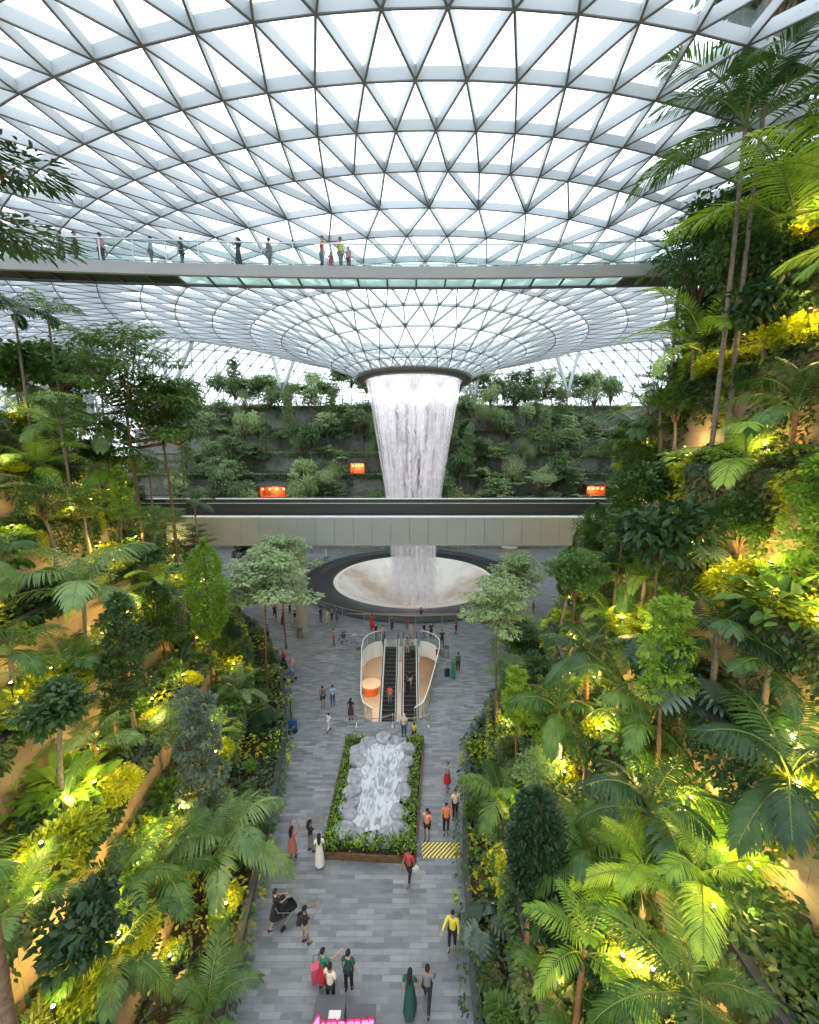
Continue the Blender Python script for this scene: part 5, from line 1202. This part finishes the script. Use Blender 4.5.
for a in ((275, 619, 'man in black striding beneath the pale tree', 'walk', BLK, BLK), (283, 624, 'woman in a dark maroon gown left of the column', 'stand', MAR, MAR), (290, 613, 'figure in black just left of the beige column', 'stand', BLK, BLK), (295, 625, 'person in black and pale trousers at the column', 'walk', BLK, CRM),
          (321, 622, 'person in dark clothes, leftmost at the pool railing', 'stand', BLK, JEAN), (327, 624, 'person in a tan coat in the group at the pool railing', 'stand', BEI, BEI), (332, 621, 'person in grey in the group at the pool railing', 'stand', GRY, BLK), (337, 622, 'person in dark blue at the group\'s right side', 'stand', JEAN, JEAN),
          (334, 645, 'person in a brown top standing by the two strollers', 'stand', (.3, .2, .12), MAR), (376, 639, 'person in black below the red dress', 'stand', BLK, GRY), (383, 641, 'person in beige behind the left escalator', 'stand', BEI, GRY), (392, 631, 'thin dark-clad person at the railing centre', 'stand', (.08, .04, .06), BLK),
          (411, 638, 'person in beige above the right escalator', 'stand', BEI, BEI), (421, 622, 'person in dark clothes leaning at the pool railing', 'reach', BLK, GRY), (424, 638, 'dark-clad person with grey shorts right of the escalators', 'stand', BLK, GRY), (431, 638, 'person all in black right of the escalators', 'stand', BLK, BLK), (456, 634, 'person in dark red at the edge of the pale tree', 'stand', MAR, BLK), (442, 646, 'person in black near the right bin', 'stroll', BLK, BLK),
          (266, 567, 'person in a red top beyond the left trees', 'stand', RED, BLK), (288, 576, 'person in pink and black beyond the column', 'stand', PNK, BLK), (292, 588, 'person in dark grey with a white bag beyond the column', 'stand', GRY, BLK), (326, 557, 'figure in white left of the pool rim', 'stand', WHT, WHT), (312, 553, 'figure in a pink top left of the pool rim', 'stand', PNK, GRY), (533, 614, 'person in purple behind the right umbrella tree', 'stand', (.12, .03, .15), (.12, .03, .15)), (268, 640, 'person in blue-grey beside the left umbrella trees', 'stand', (.15, .18, .3), BLK),
          (280, 560, 'person in teal beyond the left trees', 'walk', TEA, BLK), (302, 566, 'person in light clothes near the far left of the pool', 'walk', WHT, JEAN)):
    pp(a[0], a[1], (len(a[2])*37) % 360, a[2], a[3], a[4], a[5], 'gown' if 'gown' in a[2] else 'trousers')
pp(372, 629, 0, 'woman in a long bright red dress at the pool railing', 'stand', RED, RED, 'gown')
pp(407, 629, 10, 'child in a red top at the pool railing', 'stand', RED, MAR, s=.72)
pp(453, 678, 15, 'woman in green and white with a green headscarf and suitcase', 'stand', GRN, GRN, 'gown', 'headscarf', (.02, .2, .1))
pp(458, 671, 0, 'person in dark green just behind the green headscarf', 'stand', (.02, .12, .07), BLK)
# riders on the right escalator (treads fall .565 per metre)
def onesc(cx, y, *a, **k): return person((cx, y, -(37.6-y)*5.2/9.2), *a, group='people riding the escalators', **k)
onesc(-.2, 36.9, 180, 'rider in dark grey high on the right escalator', 'stand', GRY, BEI); onesc(.3, 36.4, 180, 'rider in green high on the right escalator', 'stand', GRN, BLK)
onesc(.0, 33.9, 180, 'rider in black and white midway down the right escalator', 'stand', BLK, WHT, hair='hair'); onesc(-.15, 33.2, 170, 'rider in black just below the midway rider', 'stand', BLK, BLK)
onesc(-1.75, 32.6, 180, 'rider in an orange top on the left escalator', 'stand', ORG, GRY)
# walkers on the footbridge (feet on the glass deck)
FB = CAMZ+9.6+.49
for px, lab, pn, tp, lo, lk, hr, s in ((76, 'person in grey with a shoulder bag, first on the footbridge from the left', 'stroll', GRY, BLK, 'trousers', 'hair', 1), (89, 'person in black on the footbridge beside the grey one', 'stand', BLK, BLK, 'trousers', 'hair', 1), (112, 'person in pink and black by the footbridge railing', 'stand', PNK, BLK, 'trousers', 'hair', 1), (158, 'person in a pale teal top on the footbridge', 'stand', TEA, GRY, 'trousers', 'hair', .95), (187, 'person in dark green leaning on the footbridge rail', 'reach', DGR, BLK, 'trousers', 'hair', .95),
     (241, 'woman in a dark dress taking a photo on the footbridge', 'phone', BLK, BLK, 'gown', 'long_hair', 1), (271, 'person in mauve looking down from the footbridge', 'stand', (.25, .15, .2), GRY, 'trousers', 'hair', 1), (323, 'tall man in a red shirt and jeans on the footbridge', 'stand', RED, JEAN, 'trousers', 'hair', 1.08), (331, 'small child in red on the footbridge', 'stand', RED, RED, 'trousers', 'hair', .6), (341, 'person in a yellow shirt on the footbridge', 'stand', (.75, .7, .08), GRY, 'trousers', 'hair', 1.05), (349, 'child in pink on the footbridge beside the yellow shirt', 'stand', PNK, MAR, 'trousers', 'hair', .78)):
    p = at(px, 265, 24.9); x = p.x; person((x, 24.3+by(x)+.55, FB), (px*13) % 360, lab, pn, tp, lo, lk, hr, s=s, group='people on the footbridge')

# ---- luggage, bags and strollers
def suitcase(px, py, lab, col, h=.62):
    p = gnd(px, py); t = tag(empty('suitcase', p, .4), lab, 'suitcase', 'luggage on the plaza'); b = MB(); b.box((0, 0, .06+h/2), (.2, .13, h/2)); 
    b.build('shell', flat('suitcase_shell', col, .35), t); b = MB(); b.tube([(-.09, .1, h), (-.09, .1, h+.38), (.09, .1, h+.38), (.09, .1, h)], .012, 6); b.build('handle', M['black'], t)
    for x in (-.15, .15):
        for y in (-.09, .09): b = MB(); b.ball((x, y, .03), .03, 0, 8, 5); b.build('wheel', M['black'], t)
suitcase(317, 980, 'pink suitcase with raised handle beside the nearest group', (.6, .08, .14)); suitcase(413, 749, 'small orange case behind the rock planter', (.85, .16, .04), .4); suitcase(447, 676, 'dark suitcase by the green headscarf', (.02, .03, .03)); suitcase(438, 655, 'maroon suitcase left of the right-hand bin', (.3, .03, .07), .5)
def stroller(px, py, rz, lab, col):
    p = gnd(px, py); t = tag(empty('stroller', p, rz), lab, 'stroller', 'strollers on the plaza')
    b = MB(); b.add([(-.2, -.25, .45), (.2, -.25, .45), (.2, .3, .45), (-.2, .3, .45), (-.22, -.35, .95), (.22, -.35, .95), (.22, -.2, .5), (-.22, -.2, .5), (-.22, .3, .58), (.22, .3, .58)], [(0, 3, 2, 1), (4, 5, 1, 0), (4, 0, 3, 8), (5, 9, 2, 1), (3, 8, 9, 2)]); b.build('seat', cmat(col), t)
    b = MB(); P = []
    for q in range(6):
        a = R(10+q*22)
        for x in (-.23, .23): P.append((x, -.18-.3*math.cos(a)*.8, .78+.32*math.sin(a)))
    b.add(P, [(2*q, 2*q+1, 2*q+3, 2*q+2) for q in range(5)]); b.build('canopy', cmat([c*.7 for c in col]), t, True)
    b = MB()
    for x in (-.25, .25): b.tube([(x, .35, .12), (x, -.1, .6), (x, -.55, 1.02)], .014, 6); b.tube([(x, -.4, .12), (x, .05, .55)], .014, 6)
    b.tube([(-.25, -.55, 1.02), (.25, -.55, 1.02)], .018, 6); b.build('frame', M['chrome'], t)
    for x in (-.27, .27):
        for y in (.35, -.4): b = MB(); b.tube([(x-.02, y, .12), (x+.02, y, .12)], .12, 14); b.build('wheel', M['black'], t)
stroller(289, 918, -.8, 'black stroller pushed by the person in a long black top', (.02, .02, .025)); stroller(343, 641, .5, 'dark grey stroller beside the brown top, left one', (.08, .08, .1)); stroller(354, 642, .2, 'pale grey stroller right of the dark one', (.4, .4, .42)); stroller(290, 680, 1.2, 'blue-grey stroller between the two headscarves', (.15, .22, .32))
def backpack(loc, face, lab, col):
    t = tag(empty('backpack', loc, -R(face)), lab, 'backpack', 'backpacks worn by visitors'); b = MB(); b.ball((0, 0, 0), .17, 0, 14, 8, (.9, .55, 1.3)); b.build('bag_body', cmat(col), t, True); b = MB(); b.ball((0, -.09, -.07), .1, 0, 10, 6, (1, .5, .9)); b.build('pocket', cmat([c*1.6+.01 for c in col]), t, True)
def onback(px, py, face, lab, col, front=False):
    p = gnd(px, py); a = -R(face); d = Vector((math.sin(-a), math.cos(-a), 0)); d = Vector((-math.sin(a), math.cos(a), 0)); backpack(p+Vector((0, 0, 1.22))+d*(.21 if front else -.21), face+(180 if front else 0), lab, col)
onback(306, 943, 60, 'black backpack on the person in pale shorts', BLK); onback(427, 839, 200, 'black backpack hanging by the orange vest', BLK); onback(323, 707, -20, 'small dark backpack on the person beside the blue shirt', JEAN)
p = gnd(409, 882); t = tag(empty('shoulder_bag', p+Vector((.3, -.05, .78)), .3), 'pale shoulder bag at the near planter corner', 'bag'); b = MB(); b.ball((0, 0, 0), .17, 0, 12, 7, (1.1, .45, 1)); b.build('bag_body', cmat((.6, .55, .5)), t, True); b = MB(); b.tube([(-.12, 0, .12), (-.08, 0, .42), (.02, 0, .46), (.12, 0, .12)], .012, 6); b.build('strap', cmat(BRN), t)
# ================================================================== LABELS: which one of its kind, and where it stands
from collections import defaultdict
NUM = ['first', 'second', 'third', 'fourth', 'fifth', 'sixth', 'seventh', 'eighth', 'ninth', 'tenth', 'eleventh', 'twelfth', 'thirteenth', 'fourteenth', 'fifteenth', 'sixteenth', 'seventeenth', 'eighteenth', 'nineteenth', 'twentieth']
NUM += ['twenty-'+n_ for n_ in NUM[:9]]+['thirtieth']+['thirty-'+n_ for n_ in NUM[:9]]+['fortieth']+['forty-'+n_ for n_ in NUM[:9]]
bk = defaultdict(list)
for o, ph, wh in PLANTS:
    bk[(ph, wh[0], wh[1])].append((wh[2], o))
for (ph, sd, tr), L_ in bk.items():
    L_.sort(key=lambda q: q[0])
    for k, (y, o) in enumerate(L_):
        if sd == 'far':
            w = ('lowest' if tr == 0 else ORD[tr] if tr < 5 else 'top')+' tier of the far hillside'; o_ = '' if len(L_) == 1 else f', {NUM[k]} from the left end'
        elif tr == 'G':
            w = f'{sd} slope beside a garden lamp'; o_ = f', {NUM[min(k, 48)]} from near end'
        elif tr == 'L':
            w = f'{sd} slope by a golden shrub'; o_ = f', {NUM[k]} from near end' 
        else:
            w = f'{sd} slope, {"floor-level" if tr == 0 else ORD[tr]} terrace'; o_ = f' {zone(y)}' if len(L_) == 1 else f', {NUM[min(k, 48)]} from the near end'
        o['label'] = f'{ph} on {w}{o_}' if sd == 'far' else f'{ph}, {w}{o_}'
